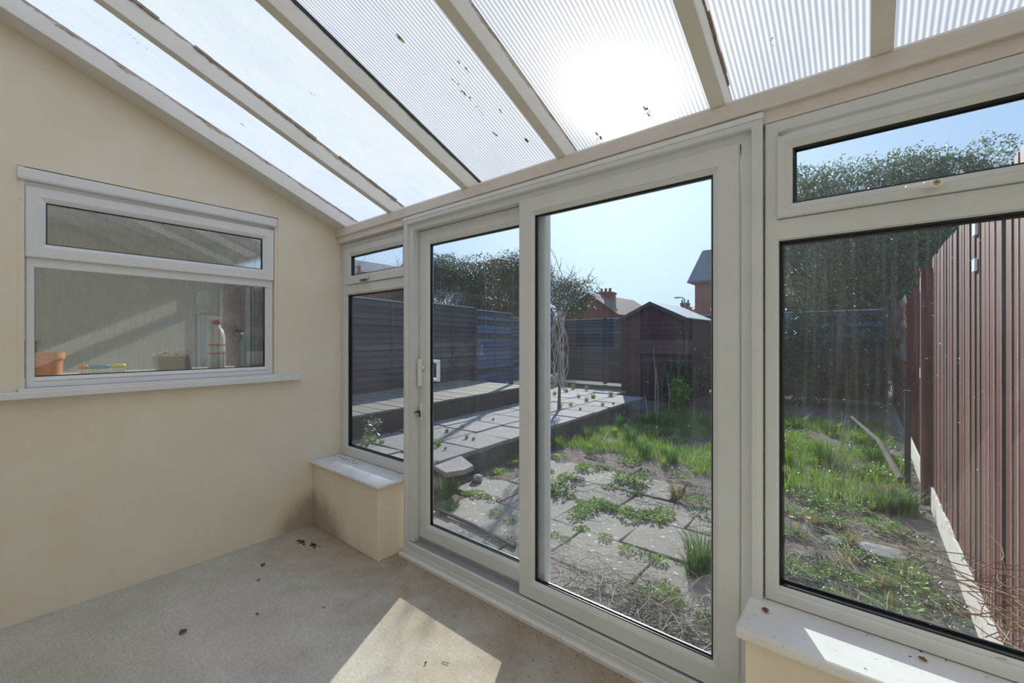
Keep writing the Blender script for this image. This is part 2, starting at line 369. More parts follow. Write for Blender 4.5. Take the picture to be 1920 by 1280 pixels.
# eaves beam: two stepped cream boards
mb = MB(); mb.box((0, .0, 2.085), (RX, .12, 2.135)); mb.box((0, -.014, 2.130), (RX, .12, 2.185)); mb.prism([(0, -.014, 2.185), (0, .12, 2.185), (0, .12, 2.20), (0, .0, 2.20)], (RX, 0, 0))
struct('trim_1', mb, M['beam'], bevel=.002)
struct('trim_2', MB().box((.868, -.024, 2.098), (2.856, -.0, 2.118)), M['upvc_cool'], bevel=.002)

# ------------------------------------------------------------------ roof: rafters and sheets
RL = (0 - BY) / math.cos(SA)
raf = [(.0, .150, 'thick cream rafter fixed along the top of the left wall'),
       (.682, .047, 'cream rafter with flaking edge, next after the one on the left wall'),
       (1.388, .050, 'cream rafter with a long black seal along its right edge'),
       (2.020, .050, 'cream rafter meeting the eaves above the sliding door glass'),
       (2.686, .052, 'cream rafter with split peeling edge above right end of sliding door'),
       (3.132, .052, 'cream rafter meeting the eaves above the right hand window'),
       (RX - .047, .047, 'cream rafter fixed along the top of the right wall')]
def slope_obj(o, x): o.location = (x, 0.0, EZ); o.rotation_euler = (-SA, 0, 0)
for i, (x, wd, lab) in enumerate(raf):
    t = empty('rafter', (x, 0, EZ), lab, 'rafter', 'rafters under the roof sheets'); t.rotation_euler = (-SA, 0, 0)
    MB().box((0, -RL, 0), (wd, .17, .095)).build('beam', M['rafter'], t, bevel=.003)
    if i == 2: MB().box((wd, -RL, .078), (wd + .003, .15, .094)).build('rubber_seal', M['rubber'], t)['label'] = 'thin black rubber seal'
    if i in (1, 4):
        mb = MB(); y = -RL
        while y < -.02:
            L_ = random.uniform(.04, .16); 
            if random.random() < .7: mb.box((wd + .0005, y, .086 - random.uniform(0, .008)), (wd + random.uniform(.003, .009), min(y + L_, -.01), .095))
            y += L_
        mb.build('flaking_strip', plain('bare_weathered_timber', (.30, .23, .17), .8, .3, 50), t)['kind'] = 'stuff'
MARK = leafmat('brown_translucent_stain', (.30, .22, .17), (.45, .36, .30), .8)
pc = [polymat('milky_polycarbonate', .2, .06, (.47, .495, .535)), polymat('fine_ribbed_polycarbonate', .45, .06, (.505, .525, .545)), polymat('ribbed_polycarbonate', 1.15, .05, (.50, .50, .485))]
plab = ['milky roof sheet between the left wall rafter and the next', 'finely ribbed bluish roof sheet, second from the left wall',
        'ribbed roof sheet with a row of brown marks and a yellow stain', 'bright ribbed roof sheet above the sliding door glass',
        'strongly ribbed roof sheet above the join of door and right window', 'narrow ribbed roof sheet in the upper right corner of the room']
for i in range(6):
    xa = raf[i][0] + raf[i][1] - .004; xb = raf[i + 1][0] + .004
    t = empty('roof_sheet', (xa, 0, EZ), plab[i], 'roof sheet', 'polycarbonate roof sheets'); t.rotation_euler = (-SA, 0, 0)
    MB().quad((0, -RL, .096), (xb - xa, -RL, .096), (xb - xa, .20, .096), (0, .20, .096)).build('sheet', pc[0 if i == 0 else 1 if i == 1 else 2], t, fix=False)
    t.name = 'roof_sheet' if i == 0 else 'roof_sheet.%03d' % i
    spots = {2: [(722, 42, 9), (842, 92, 4), (852, 104, 5), (832, 128, 6), (846, 148, 5), (857, 158, 7), (868, 170, 4), (884, 188, 3), (915, 182, 7), (913, 233, 7)],
             3: [(968, 240, 8), (1200, 180, 7), (1206, 190, 6), (1108, 232, 8), (1110, 245, 3)], 0: [(215, 45, 3), (230, 60, 3), (428, 215, 6)], 4: [(1440, 42, 3), (1352, 205, 5)], 5: [(1805, 18, 6)], 1: [(560, 155, 3), (808, 363, 2)]}.get(i, [])
    if spots:
        mb = MB()
        for (u, v, s) in spots:
            d = ray(u, v); zz = EZ + .096 / math.cos(SA) - .002
            tt = (zz - SLOPE * CAM.y - CAM.z) / (d.z + SLOPE * d.y); p = CAM + d * tt
            yl = p.y / math.cos(SA) + (.096 * math.sin(SA)); xl = p.x - xa
            for q in range(3):
                r_ = s * .0011 * random.uniform(.5, 1); ox, oy = random.uniform(-.006, .006), random.uniform(-.02, .02)
                mb.quad(*[(xl + ox + r_ * math.cos(a) * random.uniform(.5, 1), yl + oy + 2.0 * r_ * math.sin(a) * random.uniform(.6, 1), .0942 - q * .0003) for a in [k * math.pi / 4 for k in range(8)]])
        mb.build('dirt_marks', MARK if i else plain('pale_fleck', (.75, .73, .7)), t, fix=False)['kind'] = 'stuff'

# ================================================================== WINDOWS AND SLIDING DOOR
fnF = lambda a, b, d: (a, d, b)                 # front wall: a = x, b = z, depth = +y outside
def fnL(a, b, d): return (-d, a, b)             # left wall: a = y, b = z, depth into the wall
def bar(x0, x1, z0, z1, y0, y1, fn=fnF):
    mb = MB(); P = [fn(x0, z0, y0), fn(x1, z0, y0), fn(x1, z1, y0), fn(x0, z1, y0)]; dd = Vector(fn(0, 0, y1)) - Vector(fn(0, 0, y0)); mb.prism(P, dd); return mb
def sash(par, name, x0, x1, z0, z1, wd, y, depth, glass, fn=fnF, mat='upvc', outer='upvc_out', gb=.022, rub=.011, gname='glass', rubmat='spacer'):
    """mitred frame with stepped bead, black gasket ring, spacer bar and pane; wd = face width"""
    s = MB().mitre(x0, x1, z0, z1, [(0, y + .004), (.004, y), (wd - .022, y), (wd - .020, y + .003), (wd - .016, y + .003), (wd, y + .014), (wd, y + gb + .004), (0, y + gb + .004)], fn).build(name, M[mat], par)
    MB().mitre(x0 + .001, x1 - .001, z0 + .001, z1 - .001, [(0, y + gb + .004), (wd - .004, y + gb + .004), (wd - .004, y + gb + .012), (wd - .018, y + depth), (0, y + depth)], fn).build('outer_frame', M[outer], s)
    MB().mitre(x0 + wd - .002, x1 - wd + .002, z0 + wd - .002, z1 - wd + .002, [(0, y + .013), (.006, y + .015), (.006, y + gb + .003), (0, y + gb + .003)], fn).build('gasket', M['rubber'], s)
    MB().mitre(x0 + wd - .002, x1 - wd + .002, z0 + wd - .002, z1 - wd + .002, [(0, y + gb + .004), (rub, y + gb + .004), (rub, y + gb + .009), (0, y + gb + .009)], fn).build('spacer_bar', M[rubmat], s)
    bar(x0 + wd - .001, x1 - wd + .001, z0 + wd - .001, z1 - wd + .001, y + gb + .0005, y + gb + .0035, fn).build(gname, M[glass], s)
    return s
def ring(par, name, x0, x1, z0, z1, wd, y, depth, fn=fnF, mat='upvc', bev=.004):
    return MB().mitre(x0, x1, z0, z1, [(0, y + bev), (bev, y), (wd - bev, y), (wd, y + bev), (wd, y + depth), (0, y + depth)], fn).build(name, M[mat], par)

# ---- left front window
t = empty('window_1', (.43, .04, .47), kind='structure')
def par0(o, t):   # keep world placement while parenting to a located empty
    for c in o if isinstance(o, list) else [o]: pass
def rel(t):
    for c in t.children: c.location = c.location - t.location
y = .04
ring(t, 'window_frame', .001, .866, .472, 2.084, .048, y, .055)
bar(.045, .822, 1.702, 1.762, y + .002, y + .055).build('transom', M['upvc'], t)
s1 = sash(t, 'top_sash', .070, .842, 1.768, 2.044, .066, y - .010, .05, 'glass3', gb=.030, rub=.008, rubmat='rubber')
s2 = sash(t, 'fixed_light', .046, .822, .518, 1.716, .024, y + .004, .045, 'glass3', gb=.030, rub=.012, rubmat='rubber')
h = bar(.30, .40, 1.785, 1.805, y - .034, y - .012).build('window_handle', M['upvc'], s1, bevel=.006)
bar(.31, .37, 1.775, 1.787, y - .030, y - .016).build('latch', M['deadleaf'], h)['label'] = 'rusty latch'
MB().box((-.0, -.205, .452), (.862, .06, .470)).build('window_sill', M['sill'], t, bevel=.006)
rel(t)
# ---- right front window
t = empty('window_2', (3.26, .0, .475), kind='structure')
y = .0
ring(t, 'window_frame', 2.857, 3.679, .477, 2.084, .040, y, .06)
bar(2.885, 3.65, 1.687, 1.752, y + .001, y + .06).build('transom', M['upvc'], t)
s1 = sash(t, 'top_sash', 2.893, 3.643, 1.756, 2.026, .045, y - .012, .055, 'glass', gb=.030, rub=.010, rubmat='rubber')
s2 = sash(t, 'fixed_light', 2.880, 3.656, .514, 1.70, .016, y + .004, .05, 'glass2', gb=.034, rub=.014, rubmat='rubber')
hp = atY(1740, 355, y - .02)
h = MB().box((hp.x - .012, y - .036, 1.772), (hp.x + .030, y - .012, 1.790)).build('window_handle', M['white'], s1, bevel=.007)
hb = MB().box((hp.x - .048, y - .050, 1.7705), (hp.x + .000, y - .030, 1.7835)).build('lever', M['white'], h, bevel=.005)
mb = MB(); c0 = Vector((hp.x + .016, y - .037, 1.781))
for (r0, r1, m_) in ((.0, .0022, 1), (.0022, .0058, 0), (.0058, .0068, 1)):
    k = 20
    for i in range(k):
        a, b = 2*math.pi*i/k, 2*math.pi*(i+1)/k
        mb.quad(*[c0 + Vector((rr*math.cos(q), -.0002 - (.0006 if m_ == 0 else 0), rr*math.sin(q))) for rr, q in ((r0, a), (r1, a), (r1, b), (r0, b))], m=m_)
mb.build('key_lock', [M['brass'], M['blackhole']], h, fix=False)['label'] = 'round brass key lock'
mb = MB(); mb.box((2.812, -.217, .440), (3.679, .06, .475)); mb.build('window_sill', M['sill'], t, bevel=.008)
rel(t)
# ---- sliding door
t = empty('door_1', (1.86, .0, .0), kind='structure')
y = -.018
mb = MB().mitre(.868, 2.853, -.05, 2.108, [(0, y), (.016, y - .004), (.030, y - .004), (.034, y + .002), (.034, y + .018), (.068, y + .022), (.068, y + .11), (0, y + .11)], fnF)
mb.build('door_frame', M['upvc'], t)
MB().box((.866, -.030, .0), (2.856, -.010, .046)).box((.900, -.022, .046), (2.82, -.006, .088)).build('threshold', M['upvc'], t, bevel=.003)
MB().box((.905, -.006, .045), (2.80, .048, .086)).box((.905, .046, .0), (2.80, .10, .112)).build('track', M['grey_sill'], t, bevel=.002)
mb = MB().box((.86, -.052, -.004), (2.85, -.026, .020)); mb.build('threshold_strip', wear('scuffed_white_strip', (.78, .77, .76), (.45, .36, .28), .60, 10, .5), t, bevel=.004)
fs = sash(t, 'sliding_sash', 1.787, 2.781, .088, 2.050, .092, 0.0, .042, 'glass')
ls = sash(t, 'fixed_sash', .938, 1.915, .108, 2.038, .092, .050, .045, 'glass')
# inner handle and lock with key on the left sash
h = MB().box((.951, .024, 1.062), (.975, .050, 1.232)).build('door_handle', M['white'], ls, bevel=.004)
MB().box((.941, .030, 1.060), (.954, .050, 1.228)).build('grip', M['white'], h, bevel=.005)
MB().box((.975, .034, 1.168), (.998, .048, 1.188)).build('thumb_latch', M['white'], h, bevel=.005)
MB().box((.962, .044, 1.095), (.966, .0235, 1.099)).box((.962, .044, 1.180), (.966, .0235, 1.184)).build('screws', M['blackhole'], h)
k = MB().box((.948, .040, .848), (.972, .050, .950)).build('lock_plate', M['white'], ls, bevel=.004)
MB().tube([(.958, .042, .900), (.956, .022, .902)], .006, 10).tube([(.955, .020, .900), (.925, .012, .894)], .004, 6).tube([(.960, .038, .894), (.962, .034, .868)], .005, 6).build('key', M['blackhole'], k)
# outer pull handle, seen through the glass
a = atY(813, 674, .11); b = atY(824, 715, .11)
ho = MB().mitre(a.x - .055, b.x, b.z, a.z, [(0, .100), (.020, .100), (.020, .118), (0, .118)], fnF).build('outer_pull_handle', M['white_bright'], ls, bevel=.004)
rel(t)
# ---- window in the left wall
t = empty('window_3', (-.03, -1.0, 1.12), kind='structure')
ring(t, 'window_frame', -1.573, -.445, 1.116, 2.105, .030, .026, .06, fnL, 'upvc_cool')
bar(-1.56, -.46, 1.712, 1.758, .027, .08, fnL).build('transom', M['upvc_cool'], t)
s1 = sash(t, 'top_sash', -1.575, -.445, 1.757, 2.103, .070, .008, .06, 'rib', fnL, 'upvc_cool', rub=.006, rubmat='rubber')
s2 = sash(t, 'fixed_light', -1.565, -.473, 1.150, 1.740, .020, .028, .04, 'rib', fnL, 'upvc_cool', rub=.006, rubmat='rubber')
rel(t)
mb = MB().prism([(-.02, -1.60, 2.12), (.010, -1.60, 2.125), (.014, -1.60, 2.135), (.014, -1.60, 2.178), (-.02, -1.60, 2.192)], (0, 1.168, 0))
struct('trim_3', mb, M['upvc_cool'], bevel=.003)
# rounded plaster returns beside and below the recess
struct('trim_4', MB().box((-.10, -1.60, 1.10), (-.004, -1.577, 2.19)).box((-.10, -.443, 1.10), (-.004, -.425, 2.13)), M['plaster'])
struct('trim_5', MB().box((-.10, -1.598, 1.094), (.045, -.43, 1.116)).box((.0, -1.72, 1.070), (.048, -.282, 1.104)), M['upvc_cool'], bevel=.004)

# ================================================================== UTILITY ROOM BEHIND THE LEFT WINDOW
M['grey_wall'] = plain('pale_grey_paint', (.78, .78, .74), .7, .05, 3)
mb = MB()
mb.box((-2.6, -3.4, 0), (-2.5, -2.6, 2.4)).box((-2.6, -1.6, 0), (-2.5, -.0, 2.4)).box((-2.6, -2.6, 0), (-2.5, -1.6, .95)).box((-2.6, -2.6, 2.1), (-2.5, -1.6, 2.4))
struct('wall_utility_side', mb, M['grey_wall'])
struct('wall_utility_back', MB().box((-2.6, -3.5, 0), (-.12, -3.4, 2.4)), M['grey_wall'])
struct('wall_utility_front', MB().box((-2.6, -.10, 0), (-2.4, -.0, 2.4)).box((-2.4, -.10, 0), (-.3, 0, 1.0)).box((-2.4, -.10, 2.2), (-.3, 0, 2.4)).box((-.3, -.10, 0), (-.12, 0, 2.4)), M['grey_wall'])
struct('ceiling_utility', MB().box((-2.6, -3.5, 2.4), (-.12, .10, 2.5)), M['grey_wall'])
struct('floor_utility', MB().box((-2.6, -3.5, -.06), (-.12, .0, 0)), M['grey_wall'])
t = empty('window_4', (-1.15, -.05, 1.0), kind='structure'); ring(t, 'window_frame', -2.4, -.3, 1.0, 2.2, .06, -.08, .06); rel(t)
SZ0 = 1.149
t = empty('kitchen_counter', (-.40, -1.2, 0), 'pale worktop seen through the ribbed left wall window', 'worktop')
MB().box((-.28, -1.2, 1.10), (.27, .9, SZ0)).build('worktop', plain('pale_worktop', (.62, .60, .56), .4), t, bevel=.004)
MB().box((-.26, -1.2, .0), (.24, .9, 1.10)).build('cabinet', plain('white_cabinet', (.70, .70, .68), .4), t)
SZ = 1.150
def sx_(u, v=690, x=-.17): return atX(u, v, x).y
t = empty('terracotta_pot', (-.19, sx_(92) - .0, SZ), 'orange terracotta flower pot at left end of the ribbed window', 'flower pot')
MB().lathe((0,0,0), [(.040,0),(.052,.10),(.060,.10),(.060,.135),(.052,.135),(.048,.02)], 24).build('pot', plain('terracotta', (.62, .20, .09), .7, .2, 12), t, smooth=False)
MB().lathe((0,0,.10), [(.0, .0), (.05, .002), (.05, .006), (.0, .008)], 16).build('soil', M['dirt'], t)
t = empty('wooden_block', (-.34, sx_(66, x=-.34) - .02, SZ), 'brown wooden block standing behind the terracotta pot', 'block')
MB().box((-.03, -.04, 0), (.03, .03, .20)).build('block', plain('brown_wood', (.22, .16, .11), .6, .2, 20, stretch=(1, 1, .1)), t, bevel=.004)
t = empty('toy_baton', (-.12, sx_(192, x=-.12), SZ + .055), 'orange, blue and yellow plastic toy baton lying behind the window', 'toy')
for nm, a_, b_, col in (('orange_end', -.095, -.055, (.80, .17, .06)), ('blue_grip', -.055, .030, (.01, .30, .62)), ('yellow_end', .030, .095, (.72, .72, .03))):
    MB().tube([(0, a_, 0), (0, a_ + .01, 0), (0, b_ - .01, 0), (0, b_, 0)], [.009, .013, .013, .009], 12).build(nm, plain(nm + '_plastic', col, .4), t, smooth=True)
MB().box((-.03, -.09, -.055), (.012, .09, -.014)).build('stand', M['white'], t)
t = empty('plant_tray', (-.20, sx_(325, x=-.2), SZ), 'dark plant tray with copper tinted leaves behind ribbed window', 'plant tray')
MB().prism([(-.05, -.075, 0), (.05, -.075, 0), (.065, -.09, .10), (-.065, -.09, .10)], (0, .16, 0)).build('tray', plain('dark_plastic_tray', (.09, .085, .09), .5), t, bevel=.004)
mb = MB()
for i in range(60):
    p = Vector((random.uniform(-.06, .06), random.uniform(-.09, .09), .10 + random.uniform(0, .03))); a_ = random.uniform(0, 6.28); s_ = random.uniform(.01, .025)
    mb.quad(p, p + Vector((s_*math.cos(a_), s_*math.sin(a_), .005)), p + Vector((s_*math.cos(a_+.6)*1.4, s_*math.sin(a_+.6)*1.4, .012)), p + Vector((s_*math.cos(a_+1.2), s_*math.sin(a_+1.2), .003)))
mb.build('leaves', plain('copper_leaves', (.60, .40, .28), .6, .3, 40), t, fix=False)
t = empty('spray_bottle', (-.16, sx_(406, x=-.16), SZ), 'white cleaning bottle with red cap and red bands', 'bottle'); t.scale = (1.3, 1.3, 1.3)
MB().lathe((0,0,0), [(.034,0),(.036,.01),(.036,.165),(.030,.20),(.014,.225),(.014,.235)], 24).build('bottle_body', plain('white_bottle', (.80, .80, .78), .35), t, smooth=True)
MB().lathe((0,0,.125), [(.0365,0),(.0365,.008),(.036,.0081)], 24).lathe((0,0,.085), [(.0365,0),(.0365,.006),(.036,.0061)], 24).build('label_bands', plain('red_print', (.65, .03, .04), .4), t)
MB().lathe((0,0,.232), [(.016,0),(.016,.016),(.010,.024)], 16).build('cap', plain('red_cap', (.7, .03, .05), .4), t)
MB().box((-.012, -.030, .252), (.012, .020, .272)).build('nozzle', M['white_bright'], t, bevel=.004)
t = empty('teal_carton', (-.15, sx_(474, x=-.17), SZ), 'teal carton with a pale label at right end of the ribbed window', 'carton'); t.scale = (1.3, 1.3, 1.3)
MB().box((-.03, -.055, 0), (.03, .045, .155)).build('carton', plain('teal_card', (.035, .17, .19), .5), t, bevel=.003)
MB().box((.0302, -.045, .03), (.0312, .035, .095)).build('paper_label', plain('pale_label', (.55, .58, .62), .6), t)
t = empty('slim_bottle', (-.27, sx_(450, x=-.27), SZ), 'slim dark blue bottle just left of the teal carton', 'bottle'); t.scale = (1.3, 1.3, 1.3)
MB().lathe((0,0,0), [(.022,0),(.024,.01),(.024,.15),(.010,.18),(.010,.20)], 20).build('bottle_body', plain('dark_blue_bottle', (.05, .10, .16), .3), t, smooth=True)
MB().box((-.012, -.03, .198), (.012, .016, .212)).build('pump_head', M['blackhole'], t, bevel=.003)

# ================================================================== HOUSE WALL BEHIND THE CAMERA (seen mirrored in the glass)
M['darkglass'] = glassmat('back_door_glass', tint=(.5, .55, .55), dust=.01, speck=.0)
t = empty('door_2', (1.24, BY, 0), kind='structure')
fnB = lambda a_, b_, d: (a_, BY - d, b_)
ring(t, 'door_frame', .761, 1.719, .0, 2.099, .05, .0, .08, fnB, 'upvc_cool')
ring(t, 'door_leaf', .81, 1.67, .02, 2.05, .11, .01, .05, fnB, 'upvc_cool')
bar(.90, 1.58, 1.18, 1.35, .012, .06, fnB).build('mid_rail', M['upvc_cool'], t)
bar(.90, 1.58, .10, .30, .012, .06, fnB).build('kick_panel', M['upvc_cool'], t)
bar(.91, 1.57, .30, 1.18, .03, .034, fnB).build('lower_glass', M['darkglass'], t)
bar(.91, 1.57, 1.35, 1.95, .03, .034, fnB).build('upper_glass', M['darkglass'], t)
rel(t)
t = empty('window_5', (.27, BY, 1.18), kind='structure')
sash(t, 'window_frame', -.079, .619, 1.181, 2.099, .07, .01, .05, 'darkglass', fnB, 'upvc_cool')
rel(t)
struct('wall_house_inner', MB().box((-2.0, BY - 3.0, 0), (4.5, BY - 2.9, 2.5)).box((-2.0, BY - 3.0, 0), (-1.9, BY - .13, 2.5)).box((4.4, BY - 3.0, 0), (4.5, BY - .13, 2.5)), M['grey_wall'])
struct('floor_house_inner', MB().box((-2.0, BY - 3.0, -.06), (4.5, BY - .12, 0)), plain('dark_wood_floor', (.16, .10, .06), .4))
struct('ceiling_house_inner', MB().box((-2.0, BY - 3.0, 2.5), (4.5, BY - .12, 2.6)), M['grey_wall'])
t = empty('kitchen_unit', (-.9 + .7, BY - 2.6, 0), 'white kitchen unit far behind the back door glass', 'kitchen unit')
MB().box((-.6, -.28, 0), (.9, .28, .88)).build('cabinet', M['white'], t, bevel=.004); MB().box((-.62, -.29, .88), (.92, .30, .92)).build('worktop', plain('dark_worktop', (.06, .06, .06), .3), t)

# ================================================================== FLOOR DEBRIS
def leaf_shape(L_, W_, curl=.2, seed=0):
    rr = random.Random(seed); mb = MB(); n_ = 7; P = []
    for i in range(n_):
        tt = i / (n_ - 1); wd = W_ * math.sin(math.pi * min(1, max(0.03, tt * .93 + .04))) * rr.uniform(.75, 1.15)
        P.append((Vector((-wd, (tt - .5) * L_, .004 + curl * L_ * (tt - .4) ** 2 + abs(wd) * .35)), Vector((0, (tt - .5) * L_, .002 + curl * L_ * (tt - .4) ** 2)), Vector((wd, (tt - .5) * L_, .004 + curl * L_ * (tt - .4) ** 2 + abs(wd) * .35))))
    for i in range(n_ - 1):
        for k_ in (0, 1): mb.quad(P[i][k_], P[i][k_+1], P[i+1][k_+1], P[i+1][k_])
    return mb
def debris(u, v, z, L_, W_, lab, cat='dead leaf', name='dead_leaf', mat='deadleaf', rz=0, seed=1):
    p = atZ(u, v, z); o = leaf_shape(L_, W_, .3, seed).build(name, M[mat], None, loc=(p.x, p.y, z + .001), rot=(0, 0, rz), fix=False)
    sm = o.modifiers.new('thick', 'SOLIDIFY'); sm.thickness = .0012
    return tag(o, lab, cat)
debris(343, 1186, 0, .035, .016, 'curled brown dead leaf alone on carpet near the lower left', rz=.6, seed=3)
debris(482, 1152, 0, .018, .005, 'tiny brown leaf scrap in the middle of the carpet', rz=1.9, seed=4)
debris(493, 1060, 0, .030, .011, 'dark leaf scrap on carpet below the left wall', rz=.9, seed=5)
debris(485, 1088, 0, .018, .005, 'small brown scrap on carpet just below the dark leaf scrap', rz=.2, seed=6)
debris(1435, 1146, .475, .024, .010, 'brown dead leaf scrap on left end of the right window sill', rz=.3, seed=8)
debris(1730, 1238, .475, .018, .007, 'brown leaf scrap on right part of the right window sill', rz=1.2, seed=9)
debris(798, 1244, 0, .012, .004, 'orange brown splinter lying in the sunlit patch of carpet', cat='splinter', name='splinter', rz=.1, seed=10)
def crumbs(name, u, v, z, n_, rx, ry, lab, smin=.001, smax=.006, mat='dirt', cat='dirt'):
    c_ = atZ(u, v, z); mb = MB(); rr = random.Random(u)
    for i in range(n_):
        p = Vector((rr.gauss(0, rx), rr.gauss(0, ry), 0)); s_ = rr.uniform(smin, smax); a_ = rr.uniform(0, 3)
        Mx = Matrix.Translation(p) @ Matrix.Rotation(a_, 4, 'Z') @ Matrix.Rotation(rr.uniform(-.4, .4), 4, 'X')
        mb.box((-s_, -s_ * rr.uniform(.3, 1), 0), (s_, s_ * .5, s_ * rr.uniform(.4, .9)), M=Mx)
    return tag(mb.build(name, M[mat], None, loc=(c_.x, c_.y, z)), lab, cat, kind='stuff')
crumbs('dirt_crumbs', 566, 1016, 0, 60, .022, .010, 'heap of brown dirt crumbs on the carpet below the damp corner')
crumbs('dirt_crumbs', 588, 1022, 0, 60, .018, .008, 'smaller heap of brown crumbs right beside the first heap')
crumbs('dirt_crumbs', 640, 1005, 0, 70, .18, .03, 'brown crumbs strewn along the foot of the left dwarf wall', .001, .003)
crumbs('dirt_crumbs', 880, 1120, 0, 60, .30, .04, 'brown crumbs strewn along the carpet edge by the door threshold', .001, .003)
crumbs('dirt_crumbs', 1560, 1150, .475, 110, .22, .03, 'brown crumbs strewn over the right window sill', .001, .003)
crumbs('dirt_crumbs', 650, 862, .470, 40, .10, .012, 'dark crumbs along the back of the left window sill', .001, .004)
p0 = atZ(480, 1250, 0); p1 = atZ(498, 1238, 0)
tag(MB().tube([(p0.x, p0.y, .003), ((p0.x+p1.x)/2 + .006, (p0.y+p1.y)/2 - .005, .006), ((p0.x+p1.x)/2 + .01, (p0.y+p1.y)/2 + .004, .006), (p1.x, p1.y, .003)], .0014, 5).build('loose_thread', M['thread']), 'pale curly thread on the carpet at the lower edge', 'thread')
p0 = atZ(828, 1241, 0); p1 = atZ(842, 1245, 0)
tag(MB().tube([(p0.x, p0.y, .003), (p1.x, p1.y, .004)], .0012, 5).build('hair_grip', M['blackhole']), 'thin dark grip lying in the sunlit patch of carpet', 'grip')
p0 = atZ(606, 1140, 0)
tag(MB().tube([(p0.x + .007*math.cos(a_), p0.y + .009*math.sin(a_), .003) for a_ in [k*.8 for k in range(6)]], .0011, 5).build('wire_curl', M['blackhole']), 'tiny dark wire curl in the middle of the carpet', 'wire')

# ================================================================== GARDEN
GZ = -.15; TZ = .10; DZ = .405
M['soil'] = frothy('garden_soil', (.07, .052, .04), (.20, .155, .125), (.42, .35, .30), 11)
M['slab'] = slabmat('grey_concrete_slab', (.225, .195, .16), (.32, .285, .24), .7)
M['slab2'] = slabmat('pinkish_grey_terrace_slab', (.24, .22, .215), (.34, .32, .31), .3)
M['concrete'] = slabmat('dark_damp_concrete', (.05, .048, .045), (.10, .095, .09), .1)
M['deck'] = wear('weathered_decking', (.21, .19, .16), (.10, .11, .07), .58, 9, .8, stretch=(1, .12, 1), fine=60)
M['darkwood'] = wear('dark_stained_boards', (.045, .042, .050), (.08, .06, .05), .6, 8, .7)
M['fencewood'] = wear('weathered_fence_boards', (.085, .08, .085), (.045, .035, .035), .58, 6, .8, stretch=(1, .3, 1))
M['bluefence'] = wear('blue_grey_fence_boards', (.07, .11, .19), (.04, .05, .09), .58, 6, .8)
M['palefence'] = wear('paler_fence_boards', (.13, .12, .115), (.07, .06, .055), .6, 6, .8, stretch=(1, .3, 1))
M['bluefence2'] = wear('paler_blue_fence_boards', (.10, .15, .24), (.06, .09, .14), .6, 6, .8)
M['redfence'] = wear('red_stained_boards', (.14, .022, .020), (.055, .012, .012), .56, 5, .6, stretch=(1, 3, .06), fine=50)
M['chalk'] = wear('flaking_white_gravel_board', (.74, .66, .60), (.42, .26, .21), .55, 9, .8)
tag(MB().quad((-60, .08, GZ - .035), (40, .08, GZ - .035), (40, 90, GZ - .035), (-60, 90, GZ - .035)).build('ground', M['soil'], fix=False), kind='structure')
# ---- ground slabs outside the door
def slab(mat, sx, sy, th=.045, rag=.01, seed=0, name='paving_slab'):
    rr = random.Random(seed); j = lambda: rr.uniform(-rag, rag); ch = .006
    P = [(-sx/2 + j(), -sy/2 + j()), (0 + j(), -sy/2 + j()*.6), (sx/2 + j(), -sy/2 + j()), (sx/2 + j()*.6, 0), (sx/2 + j(), sy/2 + j()), (0, sy/2 + j()*.6), (-sx/2 + j(), sy/2 + j()), (-sx/2 + j()*.6, 0)]
    mb = MB(); n_ = len(P)
    mb.v += [(x_, y_, -th) for x_, y_ in P] + [(x_, y_, -ch) for x_, y_ in P] + [(x_*.975, y_*.975, 0) for x_, y_ in P]
    for r_ in (0, 1):
        for i in range(n_):
            k_ = (i + 1) % n_; mb.f.append((r_*n_+i, r_*n_+k_, (r_+1)*n_+k_, (r_+1)*n_+i)); mb.m.append(0)
    mb.f.append(tuple(2*n_ + i for i in range(n_))); mb.m.append(0)
    return mb.build(name, mat)
protos = [slab(M['slab'], .602, .514, seed=i, rag=.012) for i in range(4)]
first = [True] * 4
def place(protos, used, k, loc, rot, label, cat, group):
    o = protos[k] if not used[k] else copy_tree(protos[k]); used[k] = True
    o.location = loc; o.rotation_euler = rot; tag(o, label, cat, group); return o
used = [False] * 4; rr = random.Random(4); ORD = ['first', 'second', 'third', 'fourth', 'fifth', 'sixth', 'seventh', 'eighth', 'ninth', 'tenth', 'eleventh', 'twelfth']
for r_ in range(6):
    for c_ in range(-1, 7):
        x_ = .18 + c_ * .61 + (.3 if r_ % 2 else 0); y_ = .52 + r_ * .52
        if x_ > (2.95 if r_ < 2 else 2.55) or (x_ < -.1) or r_ > 4 or (r_ == 4 and c_ > 2): continue
        place(protos, used, rr.randrange(4), (x_, y_, GZ + rr.uniform(-.008, .006)), (rr.uniform(-.012, .012), rr.uniform(-.012, .012), rr.uniform(-.012, .012) + (math.pi if rr.random() < .5 else 0)),
              'lichen spotted grey slab, %s row out from the sliding door, %s from the left' % (ORD[r_], ORD[c_ + 1]), 'paving slab', 'sunken paving slabs outside the sliding door')
